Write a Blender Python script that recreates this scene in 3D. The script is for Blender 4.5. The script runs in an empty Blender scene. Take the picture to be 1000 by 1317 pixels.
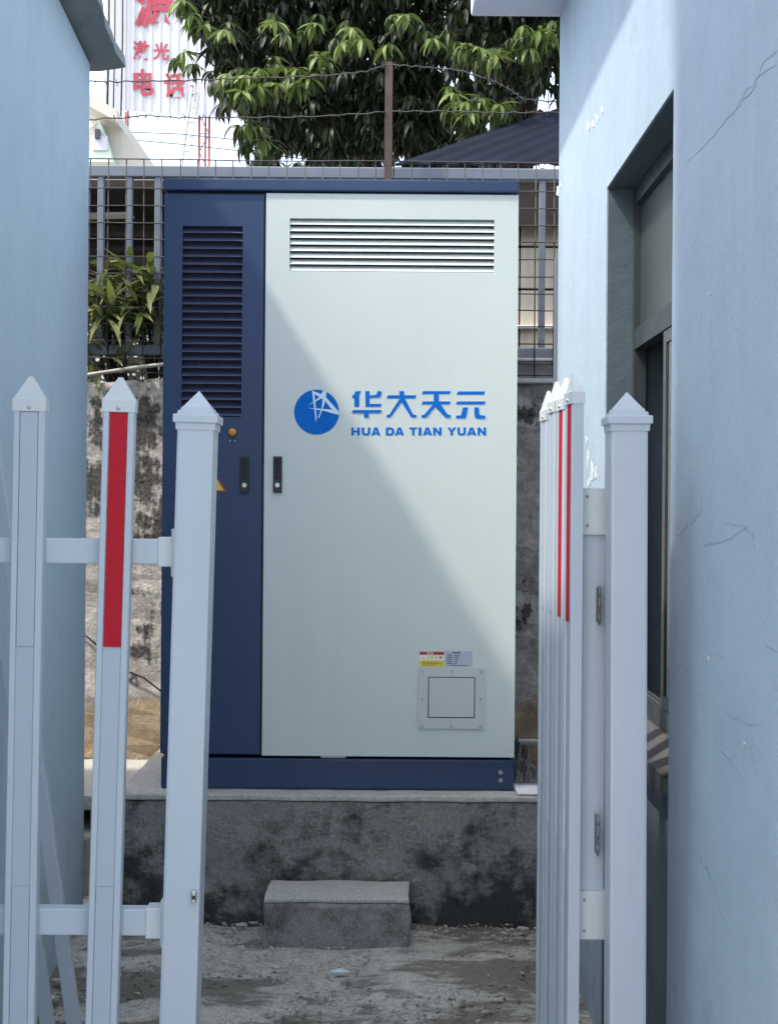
import bpy, bmesh, math, random
import numpy as np
from mathutils import Vector, Matrix

R = math.radians
random.seed(7); rng = np.random.default_rng(7)
SC = bpy.context.scene
COL = SC.collection

# ------------------------------------------------------------------ camera, sky, sun, exposure
FOC = 1700.0          # focal length in pixels of a 1000 px wide picture
EYE = 1.5
ROLL = R(0.45)
cam = bpy.data.cameras.new('camera'); cam.sensor_fit = 'HORIZONTAL'; cam.sensor_width = 36.0
cam.lens = 36.0 * FOC / 1000.0; cam.clip_start = 0.05; cam.clip_end = 2000
camo = bpy.data.objects.new('camera', cam); COL.objects.link(camo)
camo.matrix_world = Matrix.Translation((0, 0, EYE)) @ Matrix.Rotation(R(90), 4, 'X') @ Matrix.Rotation(ROLL, 4, 'Z')
SC.camera = camo

SUN_TRAVEL = Vector((1.0, 0.46, -1.62)).normalized()
to_sun = -SUN_TRAVEL
world = bpy.data.worlds.new('World'); SC.world = world; world.use_nodes = True
wn = world.node_tree.nodes; wl = world.node_tree.links
sky = wn.new('ShaderNodeTexSky'); sky.sky_type = 'NISHITA'; sky.sun_disc = False
sky.sun_elevation = math.asin(to_sun.z); sky.sun_rotation = math.atan2(to_sun.x, to_sun.y)
sky.air_density = 1.0; sky.dust_density = 4.0; sky.ozone_density = 1.0
bgn = wn['Background']; bgn.inputs['Strength'].default_value = 0.15
veil = wn.new('ShaderNodeMix'); veil.data_type = 'RGBA'; veil.inputs[0].default_value = 0.32   # bright tropical haze
veil.inputs[7].default_value = (9.0, 10.2, 11.8, 1.0)
wl.new(sky.outputs[0], veil.inputs[6]); wl.new(veil.outputs[2], bgn.inputs['Color'])
sl = bpy.data.lights.new('sun', 'SUN'); sl.energy = 2.0; sl.angle = R(2.2); sl.color = (1.0, 0.95, 0.86)
so = bpy.data.objects.new('sun', sl); COL.objects.link(so)
so.rotation_euler = SUN_TRAVEL.to_track_quat('-Z', 'Y').to_euler(); so.location = (-6, -4, 12)
SC.view_settings.view_transform = 'Standard'; SC.view_settings.look = 'None'
SC.view_settings.exposure = 1.22; SC.view_settings.gamma = 1.0
SC.cycles.use_denoising = True
SC.cycles.max_bounces = 8

# ------------------------------------------------------------------ helpers
CR, SR = math.cos(ROLL), math.sin(ROLL)
def at(px, py, Y):
    """point of the place seen at a pixel of the photograph, at distance Y"""
    dx, dy = px - 500.0, py - 658.5
    u = dx * CR + dy * SR; v = -dx * SR + dy * CR
    return Vector((u * Y / FOC, Y, EYE - v * Y / FOC))

def new_mat(name):
    m = bpy.data.materials.new(name); m.use_nodes = True
    nt = m.node_tree
    return m, nt, nt.nodes['Principled BSDF']

def N(nt, t, **kw):
    n = nt.nodes.new(t)
    for k, v in kw.items():
        if k in n.inputs: n.inputs[k].default_value = v
        else: setattr(n, k, v)
    return n

def coords(nt, scale=(1, 1, 1), obj=False, off=(0, 0, 0)):
    tc = nt.nodes.new('ShaderNodeTexCoord'); mp = nt.nodes.new('ShaderNodeMapping')
    if obj: src = tc.outputs['Object']
    else: src = nt.nodes.new('ShaderNodeNewGeometry').outputs['Position']
    nt.links.new(src, mp.inputs['Vector']); mp.inputs['Scale'].default_value = scale; mp.inputs['Location'].default_value = off
    return mp.outputs['Vector']

def noise(nt, vec, scale, detail=6, rough=0.6):
    n = N(nt, 'ShaderNodeTexNoise'); n.inputs['Scale'].default_value = scale
    n.inputs['Detail'].default_value = detail; n.inputs['Roughness'].default_value = rough
    nt.links.new(vec, n.inputs['Vector']); return n.outputs['Fac']

def ramp(nt, fac, stops, interp='LINEAR'):
    r = nt.nodes.new('ShaderNodeValToRGB'); r.color_ramp.interpolation = interp
    els = r.color_ramp.elements
    while len(els) < len(stops): els.new(0.5)
    for e, (p, c) in zip(els, stops):
        e.position = p
        e.color = (c, c, c, 1) if isinstance(c, (int, float)) else (*c, 1)
    nt.links.new(fac, r.inputs['Fac']); return r.outputs['Color']

def mix(nt, fac, a, b, mode='MIX'):
    m = nt.nodes.new('ShaderNodeMix'); m.data_type = 'RGBA'; m.blend_type = mode
    for s, v in ((m.inputs[0], fac), (m.inputs[6], a), (m.inputs[7], b)):
        if isinstance(v, (int, float)): s.default_value = v
        elif isinstance(v, tuple): s.default_value = (*v, 1)
        else: nt.links.new(v, s)
    return m.outputs[2]

def math_n(nt, op, a, b=None):
    m = nt.nodes.new('ShaderNodeMath'); m.operation = op
    for i, v in enumerate((a, b)):
        if v is None: continue
        if isinstance(v, (int, float)): m.inputs[i].default_value = v
        else: nt.links.new(v, m.inputs[i])
    return m.outputs[0]

def bump(nt, bs, h, strength=0.2, dist=0.01):
    b = nt.nodes.new('ShaderNodeBump'); b.inputs['Strength'].default_value = strength
    b.inputs['Distance'].default_value = dist
    nt.links.new(h, b.inputs['Height']); nt.links.new(b.outputs[0], bs.inputs['Normal'])

def paint(name, c, rough=0.45, var=0.08, dirt=0.0, dirtc=(0.10, 0.09, 0.08), metal=0.0, grain=0.05, spec=0.5, rvar=1.0):
    """coated metal or plastic: slight tone variation, smudges, fine relief"""
    m, nt, bs = new_mat(name)
    v = coords(nt)
    n1 = noise(nt, v, 2.3, 5); n2 = noise(nt, v, 28, 4)
    lo = tuple(x * (1 - var) for x in c); hi = tuple(min(1, x * (1 + var)) for x in c)
    col = mix(nt, ramp(nt, n1, [(0.3, 0.0), (0.7, 1.0)]), lo, hi)
    if dirt > 0:
        vs = coords(nt, (14, 14, 1.2))
        d = ramp(nt, noise(nt, vs, 1.0, 7, 0.65), [(0.52, 0.0), (0.75, 1.0)])
        col = mix(nt, math_n(nt, 'MULTIPLY', d, dirt), col, dirtc)
    nt.links.new(col, bs.inputs['Base Color'])
    rr = ramp(nt, n2, [(0.3, max(0, rough - 0.08 * rvar)), (0.7, min(1, rough + 0.10 * rvar))])
    nt.links.new(rr, bs.inputs['Roughness'])
    bs.inputs['Metallic'].default_value = metal; bs.inputs['Specular IOR Level'].default_value = spec
    if grain: bump(nt, bs, noise(nt, v, 300, 2), grain, 0.002)
    return m

M = {}
M['cab_pale'] = paint('pale powder coat', (0.57, 0.622, 0.597), 0.38, 0.02, 0.12, (0.42, 0.42, 0.36), grain=0.04)
M['cab_hatch'] = paint('hatch powder coat', (0.51, 0.55, 0.545), 0.4, 0.02, grain=0.04)
M['cab_navy'] = paint('navy powder coat', (0.018, 0.042, 0.110), 0.42, 0.06, 0.08, (0.10, 0.12, 0.16), grain=0.05)
M['cab_slat'] = paint('lightened navy slat', (0.060, 0.068, 0.145), 0.34, 0.1, 0.1, (0.03, 0.04, 0.08), grain=0.04)  # lightened navy paints the sky highlight along the slat edges
M['cab_dark'] = paint('dark cavity', (0.012, 0.014, 0.02), 0.7, 0.1)
M['black'] = paint('black plastic', (0.012, 0.012, 0.018), 0.35, 0.1)
M['steel'] = paint('bright steel', (0.55, 0.56, 0.58), 0.32, 0.1, metal=0.9)
M['zinc'] = paint('dull zinc', (0.40, 0.41, 0.42), 0.5, 0.15, metal=0.6)
M['hinge_steel'] = paint('tarnished hinge steel', (0.22, 0.22, 0.23), 0.55, 0.3, 0.5, (0.12, 0.07, 0.04), metal=0.4)
M['orange'] = paint('amber lamp plastic', (0.72, 0.26, 0.05), 0.3, 0.05)
M['logo_blue'] = paint('printed blue', (0.001, 0.135, 0.52), 0.65, 0.02, grain=0, spec=0.15)
M['logo_white'] = paint('printed white', (0.62, 0.76, 0.88), 0.4, 0.02, grain=0)
M['sticker_red'] = paint('sticker red', (0.34, 0.03, 0.05), 0.4, 0.02, grain=0)
M['sticker_white'] = paint('sticker white', (0.78, 0.74, 0.66), 0.4, 0.02, grain=0)
M['sticker_yellow'] = paint('sticker yellow', (0.72, 0.56, 0.05), 0.4, 0.02, grain=0)
M['sticker_silver'] = paint('sticker silver', (0.42, 0.47, 0.54), 0.35, 0.03, grain=0)
M['ink'] = paint('printed ink', (0.07, 0.08, 0.10), 0.5, 0.02, grain=0)
M['pvc'] = paint('white pvc', (0.475, 0.525, 0.575), 0.36, 0.03, 0.16, (0.33, 0.35, 0.36), grain=0.02)
M['pvc_bright'] = paint('cream pvc', (0.58, 0.62, 0.62), 0.38, 0.03, 0.08, (0.34, 0.33, 0.30), grain=0.02)
M['strip_white'] = paint('grey reflective strip', (0.42, 0.47, 0.53), 0.35, 0.015, 0.0, (0.3, 0.3, 0.3), grain=0.0, rvar=0.1)
M['strip_red'] = paint('red reflective strip', (0.45, 0.006, 0.020), 0.5, 0.03, 0.0, (0.25, 0.03, 0.05), grain=0.0, rvar=0.1, spec=0.25)
M['fence_grey'] = paint('grey fence paint', (0.17, 0.19, 0.225), 0.5, 0.08, 0.25, (0.12, 0.10, 0.09))
M['wire'] = paint('weathered wire', (0.06, 0.055, 0.05), 0.7, 0.3, metal=0.2)
M['rust'] = paint('rusty steel', (0.095, 0.062, 0.048), 0.85, 0.5, 0.8, (0.06, 0.035, 0.03), grain=0.4)
M['dark_frame'] = paint('dark window frame', (0.035, 0.045, 0.05), 0.45, 0.06, 0.1, (0.25, 0.25, 0.24))
M['sash'] = paint('sash aluminium', (0.07, 0.075, 0.078), 0.4, 0.06, 0.1, (0.3, 0.3, 0.28))
M['eave_grey'] = paint('eave cement', (0.20, 0.23, 0.23), 0.8, 0.12, 0.3, (0.09, 0.09, 0.08), grain=0.3)
M['eave_white'] = paint('eave white paint', (0.74, 0.75, 0.80), 0.6, 0.04, 0.12, (0.4, 0.4, 0.4))
M['pipe_white'] = paint('white pipe', (0.75, 0.74, 0.70), 0.5, 0.08, 0.3, (0.25, 0.22, 0.18))
M['bamboo'] = paint('pale dry pole', (0.42, 0.39, 0.33), 0.7, 0.15, 0.3, (0.2, 0.16, 0.1))
M['shed_blue'] = paint('navy roof sheet', (0.007, 0.010, 0.020), 0.9, 0.3, 0.3, (0.01, 0.01, 0.01), spec=0.15)  # navy darkened to stand in for shade under the tree
M['shed_beige'] = paint('beige shed panel', (0.50, 0.44, 0.35), 0.7, 0.1, 0.4, (0.18, 0.14, 0.1))
M['dark_wood'] = paint('old dark boards', (0.022, 0.016, 0.013), 0.9, 0.35, 0.4, (0.015, 0.012, 0.01), grain=0.4)
M['grey_wood'] = paint('grey old boards', (0.05, 0.042, 0.036), 0.9, 0.3, 0.4, (0.05, 0.04, 0.03), grain=0.4)
M['sign_white'] = paint('white sign sheet', (0.52, 0.53, 0.575), 0.7, 0.04, 0.12, (0.4, 0.38, 0.4))
M['sign_red'] = paint('faded red letters', (0.36, 0.045, 0.075), 0.7, 0.12)
M['tower_red'] = paint('red oxide steel', (0.34, 0.11, 0.10), 0.7, 0.2)
M['house_green'] = paint('pale green render', (0.58, 0.66, 0.58), 0.85, 0.05, 0.1, (0.4, 0.45, 0.38))
M['house_tan'] = paint('tan render', (0.50, 0.47, 0.42), 0.85, 0.06, 0.15, (0.3, 0.28, 0.25))
M['sheet_white'] = paint('white foam sheet', (0.82, 0.80, 0.82), 0.6, 0.03)
M['bark'] = paint('tree bark', (0.028, 0.022, 0.017), 0.95, 0.3, 0.4, (0.02, 0.02, 0.015), grain=0.5)
M['chip'] = paint('bare white putty', (0.58, 0.64, 0.66), 0.8, 0.05)
M['crack'] = paint('crack shadow', (0.25, 0.33, 0.40), 0.9, 0.2)
M['scuff'] = paint('rubbed scuff', (0.315, 0.40, 0.48), 0.9, 0.2)
M['pebble'] = paint('pebbles', (0.24, 0.22, 0.19), 0.9, 0.6, 0.8, (0.07, 0.06, 0.05), grain=0.2)

def wall_paint(name, base, worn, stain, stain_amt, damp_amt=0.55):
    m, nt, bs = new_mat(name)
    v = coords(nt)
    big = noise(nt, v, 0.9, 4); mid = noise(nt, v, 5.0, 8, 0.65); fine = noise(nt, v, 60, 5, 0.7)
    col = mix(nt, ramp(nt, big, [(0.3, 0.0), (0.7, 1.0)]), base, worn)
    col = mix(nt, math_n(nt, 'MULTIPLY', ramp(nt, mid, [(0.45, 0.0), (0.7, 1.0)]), 0.35), col, tuple(x * 0.86 for x in base))
    vs = coords(nt, (9, 9, 0.8))
    st = ramp(nt, noise(nt, vs, 1.0, 8, 0.7), [(0.50, 0.0), (0.78, 1.0)])
    # damp marks that creep up from the foot with a ragged edge
    geo = nt.nodes.new('ShaderNodeNewGeometry'); sep = nt.nodes.new('ShaderNodeSeparateXYZ')
    nt.links.new(geo.outputs['Position'], sep.inputs[0])
    zz = math_n(nt, 'ADD', sep.outputs['Z'], math_n(nt, 'MULTIPLY', math_n(nt, 'SUBTRACT', mid, 0.5), -1.6))
    damp = ramp(nt, zz, [(0.0, 1.0), (0.5, 0.0)])
    fac = math_n(nt, 'MINIMUM', math_n(nt, 'ADD', math_n(nt, 'MULTIPLY', st, stain_amt), math_n(nt, 'MULTIPLY', damp, damp_amt)), 0.8)
    col = mix(nt, fac, col, stain)
    # scattered short rubbed marks
    vor = N(nt, 'ShaderNodeTexVoronoi', feature='DISTANCE_TO_EDGE'); vor.inputs['Scale'].default_value = 4.5
    wv = nt.nodes.new('ShaderNodeVectorMath'); wv.operation = 'ADD'
    nz = nt.nodes.new('ShaderNodeTexNoise'); nz.inputs['Scale'].default_value = 3.5; nz.inputs['Detail'].default_value = 5
    nt.links.new(v, nz.inputs['Vector']); nt.links.new(v, wv.inputs[0]); nt.links.new(nz.outputs['Color'], wv.inputs[1])
    nt.links.new(wv.outputs[0], vor.inputs['Vector'])
    ln = ramp(nt, vor.outputs['Distance'], [(0.0, 1.0), (0.035, 0.0)])
    msk = ramp(nt, noise(nt, v, 2.6, 4), [(0.55, 0.0), (0.68, 1.0)])
    col = mix(nt, math_n(nt, 'MULTIPLY', math_n(nt, 'MULTIPLY', ln, msk), 0.35), col, tuple(x * 0.6 for x in base))
    nt.links.new(col, bs.inputs['Base Color'])
    bs.inputs['Roughness'].default_value = 0.85; bs.inputs['Specular IOR Level'].default_value = 0.25
    bump(nt, bs, math_n(nt, 'ADD', math_n(nt, 'MULTIPLY', mid, 1.5), math_n(nt, 'MULTIPLY', fine, 0.35)), 0.35, 0.012)
    return m
M['wall_blue'] = wall_paint('blue wall paint', (0.375, 0.465, 0.55), (0.41, 0.50, 0.58), (0.20, 0.25, 0.29), 0.24)
M['wall_blue_left'] = wall_paint('blue wall paint weathered', (0.46, 0.57, 0.645), (0.49, 0.60, 0.67), (0.26, 0.31, 0.35), 0.12, 0.25)
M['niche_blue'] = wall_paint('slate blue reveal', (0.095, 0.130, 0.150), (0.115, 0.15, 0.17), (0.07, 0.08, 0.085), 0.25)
M['sill'] = paint('darkened cement sill', (0.075, 0.075, 0.072), 0.85, 0.15, 0.3, (0.06, 0.06, 0.055), grain=0.3)  # cement colour darkened to mute sunlit stripes on the sill
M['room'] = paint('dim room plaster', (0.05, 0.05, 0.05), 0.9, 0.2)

def mould_wall():
    m, nt, bs = new_mat('mouldy plaster')
    v = coords(nt, off=(5.7, 0, 1.2))
    a = noise(nt, v, 3.6, 10, 0.68); b = noise(nt, v, 16, 8, 0.72); fine = noise(nt, v, 60, 6, 0.75)
    vs = coords(nt, (5, 5, 0.9)); st = noise(nt, vs, 1.0, 8, 0.7)
    col = mix(nt, ramp(nt, b, [(0.35, 0.0), (0.65, 1.0)]), (0.36, 0.325, 0.285), (0.74, 0.68, 0.60))
    mouldf = ramp(nt, math_n(nt, 'ADD', math_n(nt, 'MULTIPLY', a, 0.6), math_n(nt, 'MULTIPLY', st, 0.45)), [(0.53, 0.0), (0.565, 1.0)])
    mouldc = mix(nt, ramp(nt, fine, [(0.4, 0.0), (0.62, 1.0)]), (0.030, 0.029, 0.027), (0.15, 0.14, 0.125))
    col = mix(nt, math_n(nt, 'MULTIPLY', mouldf, 0.95), col, mouldc)
    geo = nt.nodes.new('ShaderNodeNewGeometry'); sep = nt.nodes.new('ShaderNodeSeparateXYZ')
    nt.links.new(geo.outputs['Position'], sep.inputs[0])
    zz = math_n(nt, 'ADD', sep.outputs['Z'], math_n(nt, 'MULTIPLY', math_n(nt, 'SUBTRACT', a, 0.5), 0.35))
    low = ramp(nt, zz, [(0.62, 1.0), (0.66, 0.0)])                      # a strip of newer tan render along the foot
    tan = mix(nt, ramp(nt, b, [(0.35, 0.0), (0.7, 1.0)]), (0.36, 0.26, 0.15), (0.50, 0.40, 0.27))
    col = mix(nt, math_n(nt, 'MULTIPLY', low, 0.9), col, tan)
    nt.links.new(col, bs.inputs['Base Color']); bs.inputs['Roughness'].default_value = 0.95
    bs.inputs['Specular IOR Level'].default_value = 0.15
    bump(nt, bs, math_n(nt, 'ADD', b, math_n(nt, 'MULTIPLY', fine, 0.4)), 0.8, 0.02)
    return m
M['mould'] = mould_wall()

def concrete(name, lo, hi, mould, thr, patchc=None, scale=1.0, streak=False, stretch=None):
    m, nt, bs = new_mat(name)
    v = coords(nt, (scale, scale, scale))
    a = noise(nt, coords(nt, (1.5, 1.5, 2.4)) if streak else v, 2.4, 12, 0.72)
    if streak:
        drip = noise(nt, coords(nt, (9, 9, 0.9)), 1.0, 8, 0.7)
        a = math_n(nt, 'ADD', math_n(nt, 'MULTIPLY', a, 0.72), math_n(nt, 'MULTIPLY', drip, 0.28))
    b = noise(nt, v, 22, 10, 0.78); fine = noise(nt, v, 120, 6, 0.8)
    col = mix(nt, ramp(nt, b, [(0.3, 0.0), (0.7, 1.0)]), lo, hi)
    col = mix(nt, math_n(nt, 'MULTIPLY', ramp(nt, fine, [(0.46, 0.0), (0.6, 1.0)]), 0.5), col, tuple(x * 1.6 for x in hi))
    col = mix(nt, math_n(nt, 'MULTIPLY', ramp(nt, a, [(thr, 0.0), (thr + (0.085 if streak else 0.10), 1.0)]), 0.85), col, mould)
    if streak:
        geo = nt.nodes.new('ShaderNodeNewGeometry'); sep = nt.nodes.new('ShaderNodeSeparateXYZ'); nt.links.new(geo.outputs['Position'], sep.inputs[0])
        rag = noise(nt, v, 3.6, 12, 0.72)
        zz = math_n(nt, 'ADD', sep.outputs['Z'], math_n(nt, 'MULTIPLY', math_n(nt, 'SUBTRACT', rag, 0.5), 1.5))
        col = mix(nt, math_n(nt, 'MULTIPLY', ramp(nt, zz, [(0.04, 1.0), (0.22, 0.0)]), 0.88), col, (0.022, 0.022, 0.022))
    if patchc:
        p = noise(nt, coords(nt, stretch) if stretch else v, 1.9, 10, 0.68)
        col = mix(nt, math_n(nt, 'MULTIPLY', ramp(nt, p, [(0.49, 0.0), (0.55, 1.0)]), 0.8), col, patchc)
    nt.links.new(col, bs.inputs['Base Color'])
    nt.links.new(ramp(nt, a, [(thr, 0.92), (thr + 0.15, 0.55)]), bs.inputs['Roughness'])
    bs.inputs['Specular IOR Level'].default_value = 0.3
    bump(nt, bs, math_n(nt, 'ADD', b, math_n(nt, 'MULTIPLY', fine, 0.6)), 0.7, 0.012)
    return m
M['plinth'] = concrete('damp plinth concrete', (0.15, 0.147, 0.138), (0.29, 0.283, 0.27), (0.020, 0.020, 0.021), 0.50, streak=True)
M['plinth_top'] = concrete('dusty plinth top', (0.36, 0.345, 0.32), (0.52, 0.50, 0.465), (0.18, 0.17, 0.16), 0.62)
M['step'] = concrete('step concrete', (0.18, 0.178, 0.172), (0.32, 0.313, 0.30), (0.050, 0.050, 0.050), 0.50)
M['ground'] = concrete('rough yard concrete', (0.23, 0.213, 0.185), (0.58, 0.545, 0.48), (0.085, 0.075, 0.058), 0.56, (0.14, 0.12, 0.09), stretch=(0.75, 1.7, 1))
M['soil'] = concrete('pale soil', (0.26, 0.24, 0.2), (0.4, 0.37, 0.32), (0.12, 0.11, 0.09), 0.6)
def pebbledash():
    m, nt, bs = new_mat('pebbledash')
    v = coords(nt); vor = N(nt, 'ShaderNodeTexVoronoi'); vor.inputs['Scale'].default_value = 26; nt.links.new(v, vor.inputs['Vector'])
    f = ramp(nt, math_n(nt, 'ADD', vor.outputs['Distance'], math_n(nt, 'MULTIPLY', noise(nt, v, 5, 4), 0.6)), [(0.58, 1.0), (0.66, 0.0)])
    nt.links.new(mix(nt, f, (0.035, 0.035, 0.03), (0.7, 0.68, 0.64)), bs.inputs['Base Color']); bs.inputs['Roughness'].default_value = 0.9
    return m
M['pebbledash'] = pebbledash()
M['rubble'] = concrete('dark rubble', (0.10, 0.09, 0.08), (0.22, 0.20, 0.18), (0.035, 0.03, 0.03), 0.55, scale=2)

def glass_mat(name, c, rough, trans):
    m, nt, bs = new_mat(name)
    v = coords(nt)
    col = mix(nt, ramp(nt, noise(nt, coords(nt, (3, 3, 0.8)), 2, 6), [(0.35, 0.0), (0.7, 1.0)]), tuple(x * 0.8 for x in c), c)
    nt.links.new(col, bs.inputs['Base Color']); bs.inputs['Roughness'].default_value = rough
    bs.inputs['Transmission Weight'].default_value = trans; bs.inputs['IOR'].default_value = 1.45
    return m
M['glass_frost'] = glass_mat('dusty frosted glass', (0.085, 0.10, 0.10), 0.3, 0.25)
M['glass_dark'] = glass_mat('dark tinted glass', (0.05, 0.06, 0.065), 0.05, 0.5)

def leaf_mat(name, dark, light, trans=0.35, by_object=False):
    m, nt, bs = new_mat(name)
    if by_object: rnd = nt.nodes.new('ShaderNodeObjectInfo').outputs['Random']
    else:
        at_ = nt.nodes.new('ShaderNodeAttribute'); at_.attribute_name = 'leaf_age'; rnd = at_.outputs['Fac']
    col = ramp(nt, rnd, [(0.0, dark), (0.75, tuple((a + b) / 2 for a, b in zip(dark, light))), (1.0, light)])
    nt.links.new(col, bs.inputs['Base Color'])
    bs.inputs['Roughness'].default_value = 0.45; bs.inputs['Specular IOR Level'].default_value = 0.3
    tr = nt.nodes.new('ShaderNodeBsdfTranslucent')
    tcol = mix(nt, 0.35, col, (0.20, 0.26, 0.03)); nt.links.new(tcol, tr.inputs['Color'])
    ms = nt.nodes.new('ShaderNodeMixShader'); ms.inputs[0].default_value = trans
    nt.links.new(bs.outputs[0], ms.inputs[1]); nt.links.new(tr.outputs[0], ms.inputs[2])
    nt.links.new(ms.outputs[0], nt.nodes['Material Output'].inputs['Surface'])
    return m
M['leaf_shaded'] = leaf_mat('mango foliage', (0.0045, 0.011, 0.004), (0.016, 0.031, 0.008), 0.06)  # foliage colour darkened to stand for shade inside the crown
M['leaf'] = leaf_mat('sun-toned mango leaf', (0.085, 0.145, 0.034), (0.23, 0.29, 0.095), 0.28, True)  # lightened copy of the foliage, sunlight put into the colour
M['leaf_lit'] = leaf_mat('outer mango foliage', (0.012, 0.030, 0.008), (0.12, 0.165, 0.045), 0.18)  # lighter copy around the sprays, sunlight partly in its colour
M['lily'] = leaf_mat('strap leaf', (0.085, 0.110, 0.030), (0.27, 0.28, 0.12), 0.3, True)

# ---- mesh helpers
WLOC = {}
def link(name, me, mat, parent=None, loc=(0, 0, 0), rot=None):
    o = bpy.data.objects.new(name, me); COL.objects.link(o)
    if mat is not None and not me.materials: me.materials.append(M[mat] if isinstance(mat, str) else mat)
    loc = Vector(loc); WLOC[o.name] = loc
    if parent is not None:
        o.parent = parent; o.location = loc - WLOC[parent.name]
    else: o.location = loc
    if rot is not None: o.rotation_euler = rot
    return o

def thing(name, label, cat, loc, group=None):
    o = bpy.data.objects.new(name, None); COL.objects.link(o); o.empty_display_size = 0.1
    o.location = loc; WLOC[o.name] = Vector(loc)
    o['label'] = label; o['category'] = cat
    if group: o['group'] = group
    return o

def tag(o, label=None, cat=None, group=None, kind=None):
    if label: o['label'] = label
    if cat: o['category'] = cat
    if group: o['group'] = group
    if kind: o['kind'] = kind
    return o

def to_mesh(bm, name='mesh', smooth=False):
    me = bpy.data.meshes.new(name)
    bmesh.ops.recalc_face_normals(bm, faces=bm.faces)
    for f in bm.faces: f.smooth = smooth
    bm.to_mesh(me); bm.free(); return me

def bm_box(bm, x0, x1, y0, y1, z0, z1, bev=0.0, seg=1):
    b2 = bmesh.new()
    bmesh.ops.create_cube(b2, size=1.0)
    for v in b2.verts:
        v.co = Vector(((x0 + x1) / 2 + v.co.x * (x1 - x0), (y0 + y1) / 2 + v.co.y * (y1 - y0), (z0 + z1) / 2 + v.co.z * (z1 - z0)))
    if bev > 0: bmesh.ops.bevel(b2, geom=b2.edges[:], offset=bev, segments=seg, affect='EDGES', profile=0.6)
    tmp = bpy.data.meshes.new('t'); b2.to_mesh(tmp); b2.free(); bm.from_mesh(tmp); bpy.data.meshes.remove(tmp)

def finish(name, bm, mat, parent, origin=None, smooth=False):
    """link a bmesh given in world coordinates, its origin moved to its base"""
    if origin is None:
        xs = [v.co for v in bm.verts]
        lo = Vector((min(c.x for c in xs), min(c.y for c in xs), min(c.z for c in xs)))
        hi = Vector((max(c.x for c in xs), max(c.y for c in xs), max(c.z for c in xs)))
        origin = Vector(((lo.x + hi.x) / 2, (lo.y + hi.y) / 2, lo.z))
    origin = Vector(origin)
    bmesh.ops.translate(bm, verts=bm.verts, vec=-origin)
    return link(name, to_mesh(bm, name, smooth), mat, parent, origin)

def box(name, mat, parent, x0, x1, y0, y1, z0, z1, bev=0.002, seg=1):
    bm = bmesh.new(); bm_box(bm, x0, x1, y0, y1, z0, z1, bev, seg)
    return finish(name, bm, mat, parent)

def bm_tube(bm, pts, r, seg=6, r2=None):
    pts = [Vector(p) for p in pts]; rings = []
    n = len(pts)
    for i, p in enumerate(pts):
        d = (pts[min(i + 1, n - 1)] - pts[max(i - 1, 0)]).normalized()
        up = Vector((0, 0, 1)) if abs(d.z) < 0.9 else Vector((1, 0, 0))
        a = d.cross(up).normalized(); b = d.cross(a)
        rr = r if r2 is None else r + (r2 - r) * i / (n - 1)
        rings.append([bm.verts.new(p + a * rr * math.cos(t) + b * rr * math.sin(t)) for t in [2 * math.pi * k / seg for k in range(seg)]])
    for i in range(n - 1):
        for k in range(seg):
            bm.faces.new((rings[i][k], rings[i][(k + 1) % seg], rings[i + 1][(k + 1) % seg], rings[i + 1][k]))
    bm.faces.new(rings[0][::-1]); bm.faces.new(rings[-1])

def tube(name, mat, parent, pts, r, seg=6, r2=None, smooth=True):
    bm = bmesh.new(); bm_tube(bm, pts, r, seg, r2); return finish(name, bm, mat, parent, smooth=smooth)

def bm_prism(bm, poly, fn, d0, d1):
    """poly: 2-D outline, fn(x, y, d) -> point; extruded between depths d0 and d1"""
    a = [bm.verts.new(fn(x, y, d0)) for x, y in poly]; b = [bm.verts.new(fn(x, y, d1)) for x, y in poly]
    n = len(poly)
    bm.faces.new(a); bm.faces.new(b[::-1])
    for i in range(n): bm.faces.new((a[i], a[(i + 1) % n], b[(i + 1) % n], b[i]))

def bm_plate(bm, us, vs, holes, d0, d1, fn):
    """plate with rectangular holes: grid us x vs, holes = set of (i, j) cells left open; fn(u, v, d) -> point"""
    cache = {}
    def V(i, j, k):
        key = (i, j, k)
        if key not in cache: cache[key] = bm.verts.new(fn(us[i], vs[j], (d0, d1)[k]))
        return cache[key]
    nu, nv = len(us) - 1, len(vs) - 1
    solid = lambda i, j: 0 <= i < nu and 0 <= j < nv and (i, j) not in holes
    for i in range(nu):
        for j in range(nv):
            if not solid(i, j): continue
            for k in (0, 1): bm.faces.new((V(i, j, k), V(i + 1, j, k), V(i + 1, j + 1, k), V(i, j + 1, k)))
            if not solid(i - 1, j): bm.faces.new((V(i, j, 0), V(i, j + 1, 0), V(i, j + 1, 1), V(i, j, 1)))
            if not solid(i + 1, j): bm.faces.new((V(i + 1, j, 0), V(i + 1, j + 1, 0), V(i + 1, j + 1, 1), V(i + 1, j, 1)))
            if not solid(i, j - 1): bm.faces.new((V(i, j, 0), V(i + 1, j, 0), V(i + 1, j, 1), V(i, j, 1)))
            if not solid(i, j + 1): bm.faces.new((V(i, j + 1, 0), V(i + 1, j + 1, 0), V(i + 1, j + 1, 1), V(i, j + 1, 1)))

def text_mesh(s, bold=0.02):
    cu = bpy.data.curves.new('lettering', 'FONT'); cu.body = s; cu.offset = bold; cu.extrude = 0.0
    cu.resolution_u = 3
    ob = bpy.data.objects.new('lettering', cu); COL.objects.link(ob)
    dg = bpy.context.evaluated_depsgraph_get()
    me = bpy.data.meshes.new_from_object(ob.evaluated_get(dg))
    bpy.data.objects.remove(ob); bpy.data.curves.remove(cu)
    return me

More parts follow.
